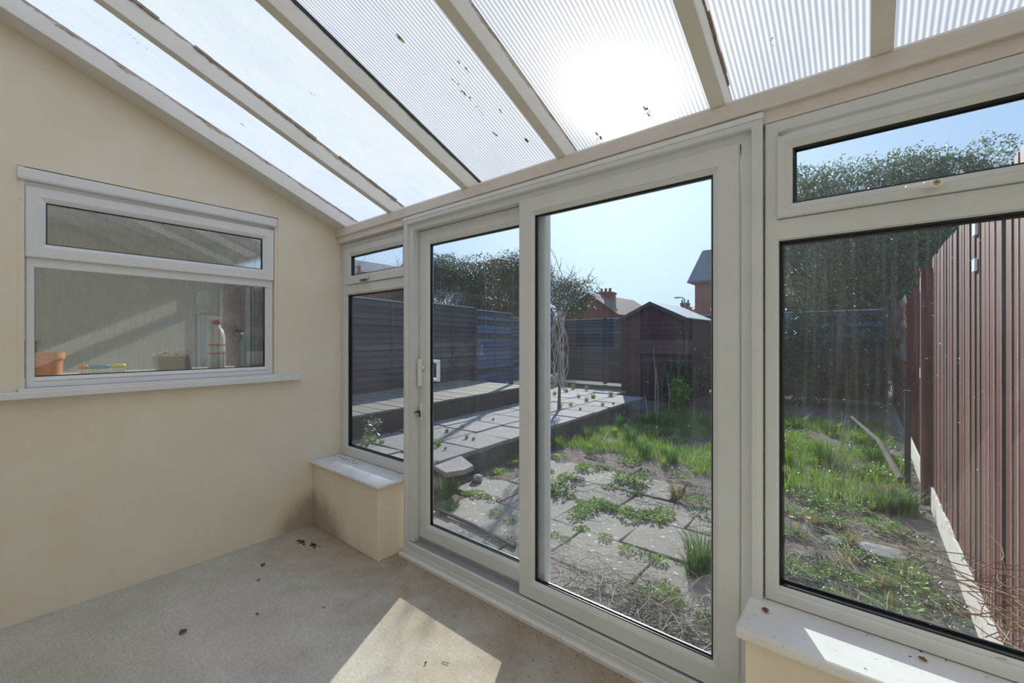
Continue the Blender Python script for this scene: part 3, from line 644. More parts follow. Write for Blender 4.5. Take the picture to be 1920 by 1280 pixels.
# ---- raised terrace: retaining wall, slabs
tag(MB().prism([(-.26, .62, GZ - .05), (-.56, 6.45, GZ - .05), (-3.6, 6.9, GZ - .05), (-3.4, .62, GZ - .05)], (0, 0, TZ - .045 - GZ + .05)).build('terrace_wall', M['concrete']), 'dark concrete edge of the raised terrace', 'retaining wall')
protos2 = [slab(M['slab2'], .585, .585, seed=10 + i, rag=.010, th=.05) for i in range(4)]; used2 = [False] * 4
for r_ in range(11):
    for c_ in range(4):
        y_ = .93 + r_ * .61; ex = -.26 - (y_ - .62) * .0515; x_ = ex - .29 - c_ * .605
        if y_ < 5.2 and x_ < -2.25: continue
        if x_ < -3.0: continue
        place(protos2, used2, rr.randrange(4), (x_, y_, TZ + rr.uniform(-.006, .008)), (rr.uniform(-.012, .012), rr.uniform(-.014, .012), .0515 + rr.uniform(-.012, .012)),
              'pale terrace slab at the far end of the terrace, %s from its left' % ORD[c_], 'paving slab', 'terrace slabs on the raised level')
for c_ in range(3):
    place(protos2, used2, c_, (-2.9 + .61*c_, 7.75 + .05 * c_, TZ - .01), (0.01, 0, .03), 'pale grey slab in the raised terrace beside the decking', 'paving slab', 'terrace slabs on the raised level')
# broken slab step leaning at the terrace edge with stones under it
st = MB().prism([(-.02, -.24, 0), (.32, -.20, 0), (.35, -.02, 0), (.27, .10, 0), (-.16, .12, 0), (-.22, -.05, 0)], (0, 0, .05)).build('loose_slab', M['slab2'], bevel=.006)
pp = atZ(855, 868, .06); st.location = (pp.x, pp.y, .03); st.rotation_euler = (R(4), R(-2), R(-25)); tag(st, 'loose broken slab tilted on rubble at the terrace end', 'paving slab')
def rock(name, p, s_, lab, seed, mat='slab2', sq=.55, cat='stone'):
    bm = bmesh.new(); bmesh.ops.create_icosphere(bm, subdivisions=3, radius=1)
    for v in bm.verts:
        n_ = mnoise.noise(v.co * 1.4 + Vector((seed * 7.1, 0, 0))); n2 = mnoise.noise(v.co * 4 + Vector((0, seed * 3.3, 0)))
        v.co *= (1 + .28 * n_ + .07 * n2); v.co.z *= sq
    bmesh.ops.scale(bm, vec=(s_, s_ * .8, s_), verts=bm.verts)
    me = bpy.data.meshes.new(name); bm.to_mesh(me); bm.free(); me.materials.append(M[mat])
    o = bpy.data.objects.new(name, me); C.objects.link(o); o.location = p; o.rotation_euler = (0, 0, seed); return tag(o, lab, cat)
rock('stone', (pp.x + .10, pp.y - .22, -.07), .13, 'rough stone propping up the loose broken slab', 1)
pq = atZ(895, 902, GZ); rock('stone', (pq.x, pq.y, GZ + .03), .075, 'small flat stone on the ground right of the loose slab', 2)
pq = atZ(1650, 1032, GZ); rock('stone', (pq.x, pq.y, GZ + .0), .14, 'flat pale slab fragment half buried behind the right window', 3, sq=.16)
pq = atZ(1560, 1010, GZ); rock('stone', (pq.x, pq.y, GZ - .01), .08, 'flat stone beside the dandelions in the right border', 5, sq=.2)
# metal edging bar
a = atZ(823, 960, GZ); b = atZ(966, 1029, GZ)
tag(MB().tube([(a.x, a.y, GZ + .02), ((a.x+b.x)/2, (a.y+b.y)/2 + .01, GZ + .022), (b.x, b.y, GZ + .02)], .016, 8).build('metal_bar', plain('dull_dark_metal', (.10, .11, .13), .4, .2, 20, metal=.7)), 'long dark metal bar lying on slabs outside the left door pane', 'bar')
# ---- decking
dk = empty('garden_deck', (-2.1, .6, 0), 'raised grey timber deck with dark fascia by the far fence', 'deck')
def dx(y_): return -1.72 - (y_ - .6) * .105
nb = 34
y0, y1 = .35, 5.3
for i in range(nb):
    ya = y0 + (y1 - y0) * i / nb; yb = y0 + (y1 - y0) * (i + 1) / nb - .013
    o = MB().prism([(-4.3 - ya*.1, ya, DZ - .025), (dx(ya), ya, DZ - .025), (dx(yb), yb, DZ - .025), (-4.3 - yb*.1, yb, DZ - .025)], (0, 0, .025 + random.uniform(-.002, .004))).build('deck_board', M['deck'], dk)
    o.location = -dk.location
o = MB().prism([(dx(y0), y0, TZ - .03), (dx(y1), y1, TZ - .03), (dx(y1) - .03, y1, TZ - .03), (dx(y0) - .03, y0, TZ - .03)], (0, 0, DZ - TZ + .003)).build('fascia_board', M['darkwood'], dk); o.location = -dk.location; o['label'] = 'dark fascia board'
# ---- fences: lap panels between posts
def lap_panel(p0, p1, z0, z1, mat, label, nl=17, group=None, cap=True, name='lap_fence'):
    p0 = Vector(p0); p1 = Vector(p1); d = (p1 - p0); L_ = d.length; ang = math.atan2(d.y, d.x)
    t = empty(name, (p0.x, p0.y, z0), label, 'fence', group, rz=ang)
    mb = MB(); h_ = (z1 - z0) / nl
    for i in range(nl):
        zb = i * h_; zt = zb + h_ * 1.15; wv = random.uniform(-.004, .004)
        mb.prism([(0.02, -.012, zb + wv), (0.02, -.034, zb + wv), (0.02, .000, zt), (0.02, .012, zt)], (L_ - .04, 0, random.uniform(-.006, .006)), m=random.choice((0, 0, 1, 2)))
    mb.build('lap_boards', [M[mat], M['darkwood'], M['palefence' if mat != 'bluefence' else 'bluefence2']], t)
    mb = MB()
    for xx in (0.03, L_ / 2, L_ - .06): mb.box((xx, -.040, 0), (xx + .035, -.018, z1 - z0))
    mb.build('battens', M[mat], t)
    if cap: MB().box((0, -.035, z1 - z0), (L_, .030, z1 - z0 + .025)).build('capping', plain('pale_capping', (.42, .42, .42), .8, .2, 12), t)
    return t
def post(p, z0, z1, lab, mat='fencewood', s_=.05, group='fence posts'):
    o = MB().box((-s_, -s_, 0), (s_, s_, z1 - z0 - .0)).prism([(-s_*1.15, -s_*1.15, z1 - z0), (s_*1.15, -s_*1.15, z1 - z0), (s_*1.15, s_*1.15, z1 - z0), (-s_*1.15, s_*1.15, z1 - z0)], (0, 0, .02)).build('fence_post', M[mat], loc=(p[0], p[1], z0), bevel=.004)
    return tag(o, lab, 'fence post', group)
FL = [(-3.30, .30), (-3.62, 2.15), (-4.02, 4.05), (-4.35, 5.90), (-4.72, 7.75), (-5.10, 9.6), (-5.5, 11.45)]
zt_ = [2.10, 2.07, 2.12, 2.08, 1.98, 2.0]
ml = ['fencewood', 'fencewood', 'fencewood', 'bluefence', 'bluefence', 'fencewood']
ll = ['first panel', 'second panel', 'third panel', 'bluish fourth panel', 'bluish fifth panel', 'sixth panel']
for i in range(6):
    lap_panel(FL[i], FL[i+1], .15, zt_[i], ml[i], 'dark lap fence panel behind the decking, %s from the house' % ll[i], group='left boundary fence panels')
for i in range(1, 7):
    post(FL[i], GZ, zt_[min(i, 5)] + .04, 'post in the left boundary fence behind the decking', s_=.045, group='left boundary fence posts')
bx = [-5.5, -3.7, -1.9, -.1, 1.7, 3.5]
for i in range(5):
    lap_panel((bx[i], 11.5), (bx[i+1], 11.5), GZ + .05, 2.04, 'bluefence' if i > 2 else 'fencewood', ['dark fence panel in far left corner of the garden', 'dark fence panel across garden end, left of the shed', 'dark fence panel directly behind the shed', 'bluish fence panel across garden end, right of the shed', 'bluish fence panel at the far right end of the garden'][i], group='fence panels across the garden end')
    post((bx[i+1] if i < 4 else 3.45, 11.5), GZ, 2.08, 'post in the fence across the garden end', group='posts of the fence across the garden end')
# ---- right boundary fence of close red boards
FX = 3.57
t = empty('board_fence', (FX, .3, GZ), 'tall red stained close boarded fence outside the right window', 'fence')
mb = MB(); y_ = 0.0; rr = random.Random(3)
bk = MB()
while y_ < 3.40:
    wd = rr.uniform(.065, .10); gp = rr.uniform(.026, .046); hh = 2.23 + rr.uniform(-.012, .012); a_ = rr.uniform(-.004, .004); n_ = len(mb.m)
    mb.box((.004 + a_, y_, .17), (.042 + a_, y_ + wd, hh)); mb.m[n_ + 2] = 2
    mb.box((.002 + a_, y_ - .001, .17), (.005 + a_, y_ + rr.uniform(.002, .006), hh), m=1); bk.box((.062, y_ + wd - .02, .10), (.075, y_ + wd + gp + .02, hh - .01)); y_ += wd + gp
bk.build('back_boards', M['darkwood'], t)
mb.build('boards', [M['redfence'], plain('pale_pink_board_edge', (.62, .42, .38), .6, .2, 9), plain('shaded_board_side', (.03, .04, .045), .8, .3, 9)], t)  # board sides turned from the sun are coloured dark, shade painted in
mb = MB(); ys = 0
P0, P1 = [], []
k = 36
for i in range(k + 1):
    yy = 3.40 * i / k; P0.append((-.012, yy, 0)); P1.append((-.012, yy, .20 + .03 * mnoise.noise(Vector((yy * 9, 0, 0))) ))
for i in range(k):
    mb.prism([P0[i], P0[i+1], P1[i+1], P1[i]], (.016, 0, 0))
mb.build('gravel_board', M['chalk'], t)['label'] = 'flaking whitish gravel board'
for (u, v0, v1) in ((1823, 417, 443), (1822, 487, 510)):
    q = atX(u, v0, FX - .01); q2 = atX(u, v1, FX - .01)
    MB().box((-.008, q.y - .3 - .06, q2.z - GZ), (.003, q.y - .3 + .02, q.z - GZ)).build('metal_bracket', plain('pale_galvanised', (.8, .82, .85), .5), t)
t = empty('board_fence', (FX + .0, 3.72, GZ), 'older red fence continuing beyond the tall close boarded one', 'fence')
mb = MB(); y_ = 0.0
while y_ < 3.2:
    wd = rr.uniform(.09, .12); hh = 2.12 + rr.uniform(-.04, .02)
    if rr.random() < .93: mb.prism([(0, y_, .05), (.012, y_ + wd, .05), (.024, y_ + wd, .05), (.016, y_, .05)], (rr.uniform(-.008, .008), 0, hh - .05))
    y_ += wd + .008
mb.build('boards', M['redfence'], t)
MB().box((-.035, 0, 1.98), (.03, .60, 2.13)).build('white_top_board', M['chalk'], t)['label'] = 'splintered whitish board along the top'
MB().box((-.04, 0, 1.12), (.0, .55, 1.22)).build('rail', M['chalk'], t)['label'] = 'whitish horizontal rail'
MB().box((-.02, 0, .0), (.0, 3.2, .22)).build('gravel_board', M['chalk'], t)
post((FX - .03, 3.74), GZ, 1.98, 'weathered post where the two red fences meet', 'redfence', .04, None)
post((FX - .12, 4.45), GZ, .80, 'short dark stake standing by the older red fence', 'darkwood', .025, None)
for i in range(3):
    lap_panel((FX, 6.95 + i*1.5), (FX, 8.45 + i*1.5), GZ + .05, 2.0, 'redfence', 'dark red lap panel in the right boundary fence, %s beyond the older boards' % ['first', 'second', 'third'][i], group='lap panels of the right boundary fence', cap=False)

# ---- shed
Y0, Y1 = 8.9, 11.1; XC = -1.08; HW = .80; EZ_ = 1.90; AZ = 2.28
t = empty('garden_shed', (XC, Y0, GZ), 'dark red timber shed with a pale felt roof at the garden end', 'shed')
loc = lambda o: setattr(o, 'location', -t.location)
mb = MB(); mb.prism([(XC - HW, Y0, GZ), (XC + HW, Y0, GZ), (XC + HW, Y0, EZ_ ), (XC, Y0, AZ - .03), (XC - HW, Y0, EZ_)], (0, Y1 - Y0, 0))
nl = 16
for i in range(nl):
    z0_ = GZ + i * .125; z1_ = z0_ + .13
    if z1_ > EZ_: break
    mb.prism([(XC - HW, Y0 - .004, z0_), (XC - HW, Y0 - .018, z0_), (XC - HW, Y0 - .004, z1_)], (2 * HW, 0, 0))
loc(mb.build('shed_walls', wear('dark_red_shed_boards', (.075, .022, .030), (.035, .014, .022), .6, 5, .7), t))
for s_, nm in ((-1, 'left'), (1, 'right')):
    ov = .10; P = [(XC, Y0 - .08, AZ), (XC + s_*(HW + ov), Y0 - .08, EZ_ - .045), (XC + s_*(HW + ov), Y0 - .08, EZ_ - .02), (XC, Y0 - .08, AZ + .03)]
    loc(MB().prism(P, (0, Y1 - Y0 + .16, 0)).build('roof_slope', plain('pale_grey_felt', (.50, .50, .50), .7, .12, 6), t))
    P = [(XC, Y0 - .10, AZ - .08), (XC + s_*(HW + ov), Y0 - .10, EZ_ - .125), (XC + s_*(HW + ov), Y0 - .10, EZ_ - .03), (XC, Y0 - .10, AZ + .02)]
    loc(MB().prism(P, (0, .02, 0)).build('bargeboard', M['darkwood'], t))

# ---- houses beyond
M['tile'] = plain('brown_roof_tile', (.22, .13, .11), .8, .2, 6)
M['hbrick'] = brick('far_house_brick', (.32, .12, .08), (.27, .10, .08), (.30, .22, .18), 3)
M['slate'] = plain('grey_slate', (.17, .17, .19), .7, .2, 5)
def house(name, x0, x1, y0_, y1_, ez, rz_, axis, label, roof='tile', wall='hbrick', chim=None, hip=0):
    t = empty(name, ((x0+x1)/2, (y0_+y1_)/2, GZ), label, 'house'); q = -t.location
    def L(o): o.location = q; return o
    mx, my = (x0+x1)/2, (y0_+y1_)/2
    mb = MB().box((x0, y0_, GZ), (x1, y1_, ez))
    if not hip:
        if axis == 'y': mb.prism([(x0, y0_, ez), (x1, y0_, ez), (mx, y0_, rz_ - .1)], (0, y1_-y0_, 0))
        else: mb.prism([(x0, y0_, ez), (x0, y1_, ez), (x0, my, rz_ - .1)], (x1-x0, 0, 0))
    L(mb.build('walls', M[wall], t))
    o_ = .35; mb = MB()
    if axis == 'y':
        A, B = (mx, y0_ - o_ + hip, rz_), (mx, y1_ + o_ - hip, rz_)
        mb.quad((x0-o_, y0_-o_, ez-.15), A, B, (x0-o_, y1_+o_, ez-.15)); mb.quad((x1+o_, y0_-o_, ez-.15), (x1+o_, y1_+o_, ez-.15), B, A)
        if hip: mb.quad((x0-o_, y0_-o_, ez-.15), (x1+o_, y0_-o_, ez-.15), A); mb.quad((x0-o_, y1_+o_, ez-.15), B, (x1+o_, y1_+o_, ez-.15))
    else:
        A, B = (x0 - o_ + hip, my, rz_), (x1 + o_ - hip, my, rz_)
        mb.quad((x0-o_, y0_-o_, ez-.15), (x1+o_, y0_-o_, ez-.15), B, A); mb.quad((x0-o_, y1_+o_, ez-.15), A, B, (x1+o_, y1_+o_, ez-.15))
        if hip: mb.quad((x0-o_, y0_-o_, ez-.15), A, (x0-o_, y1_+o_, ez-.15)); mb.quad((x1+o_, y0_-o_, ez-.15), (x1+o_, y1_+o_, ez-.15), B)
    r_ = L(mb.build('roof', M[roof], t, fix=False)); sm = r_.modifiers.new('thick', 'SOLIDIFY'); sm.thickness = .15; sm.offset = 0
    if chim:
        cx, cy, cz0, cz1, cw, npot = chim
        ch = L(MB().box((cx-cw, cy-cw, cz0), (cx+cw, cy+cw, cz1)).box((cx-cw*1.12, cy-cw*1.12, cz1-.25), (cx+cw*1.12, cy+cw*1.12, cz1-.1)).build('chimney', M[wall], t))
        for i in range(npot):
            pt = MB().lathe((cx - cw*.7 + 1.4*cw*(i/(max(1, npot-1))), cy + (.2 if i % 2 else -.2), cz1), [(.14, 0), (.11, .35), (.14, .4), (.12, .45)], 10).build('chimney_pot', M['hbrick'], ch)
    return t
a = atY(1105, 550, 41); b = atY(1185, 563, 52)
e0 = atY(1058, 592, 41); hw = abs(a.x - e0.x)
cpt = atY(1133, 553, 45)
house('far_house', a.x - hw, a.x + hw, 41, 52.5, e0.z, a.z, 'y', 'far brick house with brown roof and a broad chimney', chim=(a.x, 45.2, a.z - 1.2, atY(1133, 545, 45.2).z - .2, .8, 5))
t = bpy.data.objects['far_house']
for (x_, z_) in ((-2.2, 2.2), (2.0, 2.2)):
    fr = MB().mitre(a.x + x_ - .7, a.x + x_ + .7, z_, z_ + 1.3, [(0, 0), (.1, 0), (.1, .1), (0, .1)], lambda p_, q_, d: (p_, 40.9 + d, q_)).build('window', M['white'], t); fr.location = -t.location
    MB().box((a.x + x_ - .62, 40.97, z_ + .08), (a.x + x_ + .62, 40.99, z_ + 1.22)).build('pane', plain('dark_window_pane', (.03, .04, .05), .1), fr)
pl = atY(1291, 530, 28); pr = atY(1318, 471, 33)
hh_ = house('tall_house', pl.x + .35, pl.x + 12, 28.2, 36.5, pl.z + .15, atY(1318, 471, 32.3).z, 'x', 'tall brick house with grey hipped roof at the right of the door view', roof='slate', hip=atY(1318, 470, 32.35).x - pl.x)
bx_ = pl.x + 1.5
fr = MB().mitre(bx_, bx_ + 1.2, 3.0, 4.6, [(0, 0), (.1, 0), (.1, .1), (0, .1)], lambda p_, q_, d: (p_, 28.1 + d, q_)).build('window', M['white'], hh_); fr.location = -hh_.location
MB().box((bx_ + .08, 28.16, 3.08), (bx_ + 1.12, 28.18, 4.52)).build('pane', plain('pale_window_pane', (.3, .4, .5), .1), fr)
a = atY(672, 486, 14); cp = atY(712, 494, 13)
house('left_house', a.x - 5, a.x + 1.6, 11, 19, atY(702, 508, 11).z, a.z + .2, 'y', 'house roof with a tall thin chimney seen in the small left top window', roof='slate', chim=(a.x + 4.4 - 2.9, 13.5, 3.5, atY(711, 506, 13.5).z, .35, 1))
a = atY(893, 492, 30)
house('hidden_house', a.x - 5, a.x + 4, 30, 38, 3.4, atY(893, 508, 34).z, 'x', 'house with a stout chimney behind the left trees', roof='slate', chim=(a.x + .3, 33, 4.0, atY(893, 494, 33).z, .75, 0))
tb = atY(1276, 570, 60)
house('distant_house', atY(1226, 566, 60).x, atY(1296, 566, 60).x, 60, 66, atY(1260, 582, 60).z, atY(1260, 576, 63).z, 'x', 'distant roof just above the shed with a small chimney', chim=(tb.x, 62, 2.5, tb.z + .3, .5, 2))
# lamp post
lp = atY(1284, 580, 40); top_ = atY(1284, 557, 40)
t = empty('lamp_post', (lp.x, 40, GZ), 'thin street lamp with curved arm beside the tall house', 'street lamp')
hz_ = top_.z - GZ
MB().tube([(0, 0, 0), (0, 0, hz_ - .5), (-.05, 0, hz_ - .15), (-.3, 0, hz_), (-.6, 0, hz_ + .02)], [.09, .07, .06, .05, .05], 8).build('pole', plain('grey_steel', (.25, .27, .28), .5), t)
MB().box((-.95, -.12, hz_ - .06), (-.5, .12, hz_ + .08)).build('lamp_head', plain('pale_steel', (.4, .42, .43), .5), t, bevel=.03)

# ================================================================== PLANTS
M['grass'] = leafmat('bright_grass', (.13, .26, .03), (.30, .42, .07), .55)
M['grass_dark'] = leafmat('deep_green_grass', (.05, .13, .03), (.12, .23, .05), .5)
M['straw'] = leafmat('dry_straw_grass', (.28, .24, .10), (.42, .36, .18), .4)
M['red_grass'] = leafmat('reddish_dry_grass', (.26, .14, .06), (.38, .28, .08), .4)
M['leaf'] = leafmat('fresh_weed_leaves', (.14, .28, .035), (.30, .46, .08), .5)
M['leaf_dark'] = leafmat('dark_weed_leaves', (.04, .10, .03), (.09, .18, .05), .4, .3)
M['hedge'] = leafmat('evergreen_leaves', (.026, .055, .034), (.08, .125, .06), .35, .4)
M['eucalypt'] = leafmat('grey_green_leaves', (.12, .16, .11), (.27, .32, .22), .5, .35)
M['bark'] = plain('grey_brown_bark', (.12, .095, .075), .9, .25, 20)
M['palebark'] = plain('pale_dry_stems', (.50, .44, .38), .9, .2, 20)
M['flower'] = plain('yellow_petals', (.90, .55, .02), .6)
def tuft_mesh(n_, h_, spread, w_, seed, lean=.5):
    rr = random.Random(seed); mb = MB()
    for i in range(n_):
        a_ = rr.uniform(0, 6.283); r0 = rr.random() ** .7 * spread * .35; hh = h_ * rr.uniform(.45, 1.1); ln = rr.uniform(.1, 1) * lean * hh
        b0 = Vector((r0 * math.cos(a_), r0 * math.sin(a_), -.004)); d = Vector((math.cos(a_ + rr.uniform(-.5, .5)), math.sin(a_ + rr.uniform(-.5, .5)), 0)); sd = Vector((-d.y, d.x, 0)) * w_ * rr.uniform(.6, 1.2)
        p1 = b0 + d * ln * .35 + Vector((0, 0, hh * .55)); p2 = b0 + d * ln + Vector((0, 0, hh * rr.uniform(.75, 1)))
        mb.quad(b0 - sd, b0 + sd, p1 + sd * .8, p1 - sd * .8); mb.quad(p1 - sd * .8, p1 + sd * .8, p2)
    return mb
def weed_mesh(n_, rad, h_, ls, seed):
    rr = random.Random(seed); mb = MB()
    for i in range(n_):
        a_ = rr.uniform(0, 6.283); r_ = rr.random() ** .6 * rad; c_ = Vector((r_ * math.cos(a_), r_ * math.sin(a_), rr.uniform(.1, 1) * h_ * (1 - .5 * r_ / rad)))
        b_ = a_ + rr.uniform(-1, 1); d = Vector((math.cos(b_), math.sin(b_), rr.uniform(-.2, .7))).normalized(); s_ = Vector((-d.y, d.x, rr.uniform(-.3, .3))).normalized(); L_ = ls * rr.uniform(.6, 1.3)
        up = Vector((0, 0, L_ * .12)); P = [c_, c_ + d*L_*.35 + s_*L_*.24 + up, c_ + d*L_*.75 + s_*L_*.2 + up, c_ + d*L_, c_ + d*L_*.75 - s_*L_*.2 + up, c_ + d*L_*.35 - s_*L_*.24 + up]
        m_ = c_ + d*L_*.5
        for k_ in range(6): mb.quad(P[k_], P[(k_+1) % 6], m_)
        if i % 4 == 0: mb.quad(Vector((0, 0, -.01)), Vector((.003, 0, -.01)), c_ + Vector((.003, 0, 0)), c_)
    return mb
PT = {'grass': [tuft_mesh(90, .15, .16, .0032, i).build('grass_tuft', M['grass'], fix=False) for i in range(3)],
      'dark': [tuft_mesh(150, .26, .22, .0035, 20 + i, .8).build('grass_tuft', M['grass_dark'], fix=False) for i in range(2)],
      'straw': [tuft_mesh(90, .17, .16, .003, 40 + i, .8).build('grass_tuft', M['straw'], fix=False) for i in range(2)],
      'weed': [weed_mesh(85, .12, .07, .045, i).build('leafy_weed', M['leaf'], fix=False) for i in range(3)],
      'wdark': [weed_mesh(80, .13, .06, .035, 9 + i).build('leafy_weed', M['leaf_dark'], fix=False) for i in range(2)]}
PU = {k: [False] * len(v) for k, v in PT.items()}
def plant(kind, x_, y_, z_, s_, label, group, cat=None):
    k = random.randrange(len(PT[kind])); cat = cat or ('grass tuft' if kind in ('grass', 'dark', 'straw') else 'weed')
    if not PU[kind][k]: o = PT[kind][k]; PU[kind][k] = True
    else:
        o = PT[kind][k].copy(); C.objects.link(o)
        if 'group' in o: del o['group']
    o.location = (x_, y_, z_); o.rotation_euler = (0, 0, random.uniform(0, 6.28)); o.scale = (s_, s_, s_ * random.uniform(.85, 1.15))
    return tag(o, label, cat, group)
def at_px(kind, u, v, z_, s_, label, group): p = atZ(u, v, z_); return plant(kind, p.x, p.y, z_, s_, label, group)
# weeds in the paving, at the spots the photograph shows
g1 = 'weeds rooted in the sunken paving'; l1 = 'low green weed rooted in a joint of the sunken paving'
l1b = 'dark small leaved weed in a joint of the sunken paving'
WP = [(1050, 852, .8), (1055, 862, .7), (1110, 848, .9), (1125, 852, 1.0), (1150, 838, .8), (1040, 920, 1.1), (1055, 925, 1.3), (1040, 905, 1.0), (1065, 895, .9), (1085, 905, .7), (1105, 952, .9), (1120, 945, .8), (1140, 950, .8), (1165, 958, .8), (1185, 968, .9), (1205, 970, .8), (1225, 972, 1.0), (1240, 965, .9),
      (1180, 915, 1.3), (1195, 905, 1.2), (1170, 900, 1.0), (1210, 890, 1.0), (1100, 880, 1.0), (1090, 878, .7), (1125, 880, .8), (1080, 968, .7), (1092, 960, .8), (1260, 880, 1.0), (1280, 895, .8), (940, 888, .9), (925, 892, .7), (960, 868, .8), (968, 858, .8), (915, 890, .6), (895, 928, .7), (845, 950, .8), (832, 958, .8), (1135, 1010, .5), (1175, 1032, .5), (1205, 1040, .6), (1235, 1050, .6),
      (930, 962, .5), (955, 980, .5), (1240, 1110, .8), (1255, 1125, .8), (1215, 1130, .8), (1200, 1115, .6), (1300, 940, 1.0), (1315, 965, 1.0), (1060, 1012, .4), (1040, 1005, .4)]
ROWL = ['close to the door threshold', 'along the first joint out from the door', 'along the second joint out from the door', 'along the third joint out from the door', 'along the fourth joint out from the door', 'at the far edge of the sunken paving', 'just past the sunken paving', 'just past the sunken paving', 'just past the sunken paving', 'just past the sunken paving']
def wlab(kd, x_, y_): return ('fresh green weed ' if kd == 'weed' else 'dark small leaved weed ') + ROWL[max(0, min(9, int((y_ + .02) / .52)))] + (', towards the terrace' if x_ < .9 else ', in the middle' if x_ < 1.9 else ', towards the red fence')
for i, (u, v, s_) in enumerate(WP):
    kd = 'weed' if i % 3 else 'wdark'; p = atZ(u, v, GZ); plant(kd, p.x, p.y, GZ, s_ * .85, wlab(kd, p.x, p.y), g1)
rr = random.Random(31)
for i in range(80):     # more joints
    r_ = rr.choice([0, 1, 2, 3, 3, 4, 4, 5, 5, 5]); x_ = rr.uniform(-.1, 3.4); y_ = .26 + r_ * .52 + rr.uniform(-.02, .02)
    kd = rr.choice(['weed', 'wdark', 'weed']); plant(kd, x_, y_, GZ - .01, rr.uniform(.25, .6), wlab(kd, x_, y_), g1)
at_px('red' if 0 else 'straw', 1268, 930, GZ, 1.1, 'tan dry grass clump among weeds behind the right of the door glass', None)
for u, v, s_ in ((1312, 1060, 1.2), (1300, 1075, .9)): at_px('dark', u, v, GZ, s_ * .8, 'dark green grass clump at the right edge of the door glass', 'grass clumps at the right edge of the door glass')
for u, v, s_ in ((832, 935, 1.3), (845, 925, 1.1), (820, 905, .9)): at_px('dark', u, v, GZ, s_ * .75, 'long bladed grass clump beside the loose slab', 'grass clumps beside the loose slab')
# terrace tufts
g2 = 'grass tufts growing between the terrace slabs'
for u, v, s_ in ((900, 787, .5), (925, 788, .5), (867, 802, .5), (838, 810, .6), (875, 822, .6), (888, 824, .5), (822, 836, .7), (835, 842, .4), (1050, 765, .8), (1112, 746, 1.0), (1070, 760, .7), (1085, 745, .8), (1145, 742, 1.1), (1100, 752, .8), (1040, 740, .9), (1062, 735, .9), (1130, 760, .7), (1150, 758, .6), (1075, 728, 1.0), (1035, 728, 1.0), (1100, 730, .9), (700, 828, .8), (715, 832, .7), (690, 836, .6), (735, 812, .5), (1088, 768, .6)):
    at_px('dark' if s_ < .7 else random.choice(['straw', 'grass']), u, v, TZ, s_ * (.42 if s_ < .7 else .9), 'small grass tuft between slabs of the raised terrace', g2)
# green band of grass beyond the paving
g3 = 'rough grass tufts beyond the sunken paving'
rr = random.Random(12)
for i in range(110):
    x_ = rr.uniform(-.30, 3.4); y_ = rr.uniform(3.3, 7.4)
    kd = rr.choice(['grass', 'grass', 'weed', 'dark'] if x_ < 2 else ['weed', 'grass', 'wdark', 'dark', 'weed'])
    lab = {'grass': 'bright grass tuft', 'dark': 'tall dark grass tuft', 'weed': 'leafy weed', 'wdark': 'dark leaved weed'}[kd] + ' in the lawn, ' + ('by the terrace edge' if x_ < .7 else 'in the middle' if x_ < 2.1 else 'by the red fence') + (', near the paving' if y_ < 4.6 else ', half way out' if y_ < 6 else ', towards the shed')
    plant(kd, x_, y_, GZ - .03, rr.uniform(.7, 1.4), lab, g3)
# lawn stuff: countless blades
mb = MB(); rr = random.Random(5)
for i in range(21000):
    x_ = rr.uniform(-.35, 3.45); y_ = 3.35 + rr.random() ** 1.2 * 5.2
    dens = mnoise.noise(Vector((x_ * 1.3, y_ * 1.1, 3)))
    if dens < -.12: continue
    h_ = rr.uniform(.05, .15) * (1 + dens); a_ = rr.uniform(0, 6.28); d = Vector((math.cos(a_), math.sin(a_), 0)); w2 = Vector((-d.y, d.x, 0)) * .004
    b0 = Vector((x_, y_, GZ - .035)); mb.quad(b0 - w2, b0 + w2, b0 + d * h_ * .5 + Vector((0, 0, h_)))
tag(mb.build('lawn_grass', M['grass'], fix=False), 'patchy green lawn grass beyond the paving', 'grass', kind='stuff')
# right border plants
g4 = 'weeds in the right border'
RB = [(1495, 800, 'dark', 1.3, 'drooping grass clump at left of right window'), (1560, 770, 'grass', 1.4, ''), (1475, 800, 'grass', 1.4, ''), (1600, 820, 'grass', 1.4, ''), (1665, 950, 'dark', 1.35, ''), (1700, 955, 'dark', 1.2, ''), (1640, 940, 'grass', 1.2, ''), (1520, 935, 'weed', 1.3, ''), (1500, 925, 'wdark', 1.3, ''), (1545, 940, 'weed', 1.1, ''), (1650, 985, 'weed', 1.2, ''), (1690, 1090, 'weed', 1.25, ''), (1700, 1080, 'weed', .7, ''), (1590, 1080, 'weed', 1.1, ''), (1500, 1070, 'weed', .8, ''), (1480, 1060, 'weed', .8, ''), (1530, 1075, 'weed', .7, ''), (1620, 1090, 'weed', .7, ''), (1760, 1100, 'wdark', .8, ''), (1740, 1120, 'weed', .8, ''), (1800, 1140, 'wdark', .8, ''), (1680, 1110, 'wdark', .8, ''), (1640, 1125, 'weed', .6, ''),
      (1560, 880, 'wdark', 1.2, ''), (1600, 880, 'wdark', 1.3, ''), (1640, 870, 'wdark', 1.2, ''), (1690, 890, 'wdark', 1.3, ''), (1710, 860, 'wdark', 1.2, ''), (1520, 860, 'weed', 1.0, ''), (1480, 880, 'wdark', 1.1, ''), (1590, 1030, 'weed', .9, ''), (1620, 1045, 'weed', .9, ''), (1500, 1000, 'weed', .6, ''), (1480, 995, 'weed', .6, ''), (1560, 1055, 'weed', .5, ''), (1780, 1160, 'wdark', .7, ''), (1730, 1050, 'wdark', 1.0, ''), (1720, 1010, 'wdark', 1.0, '')]
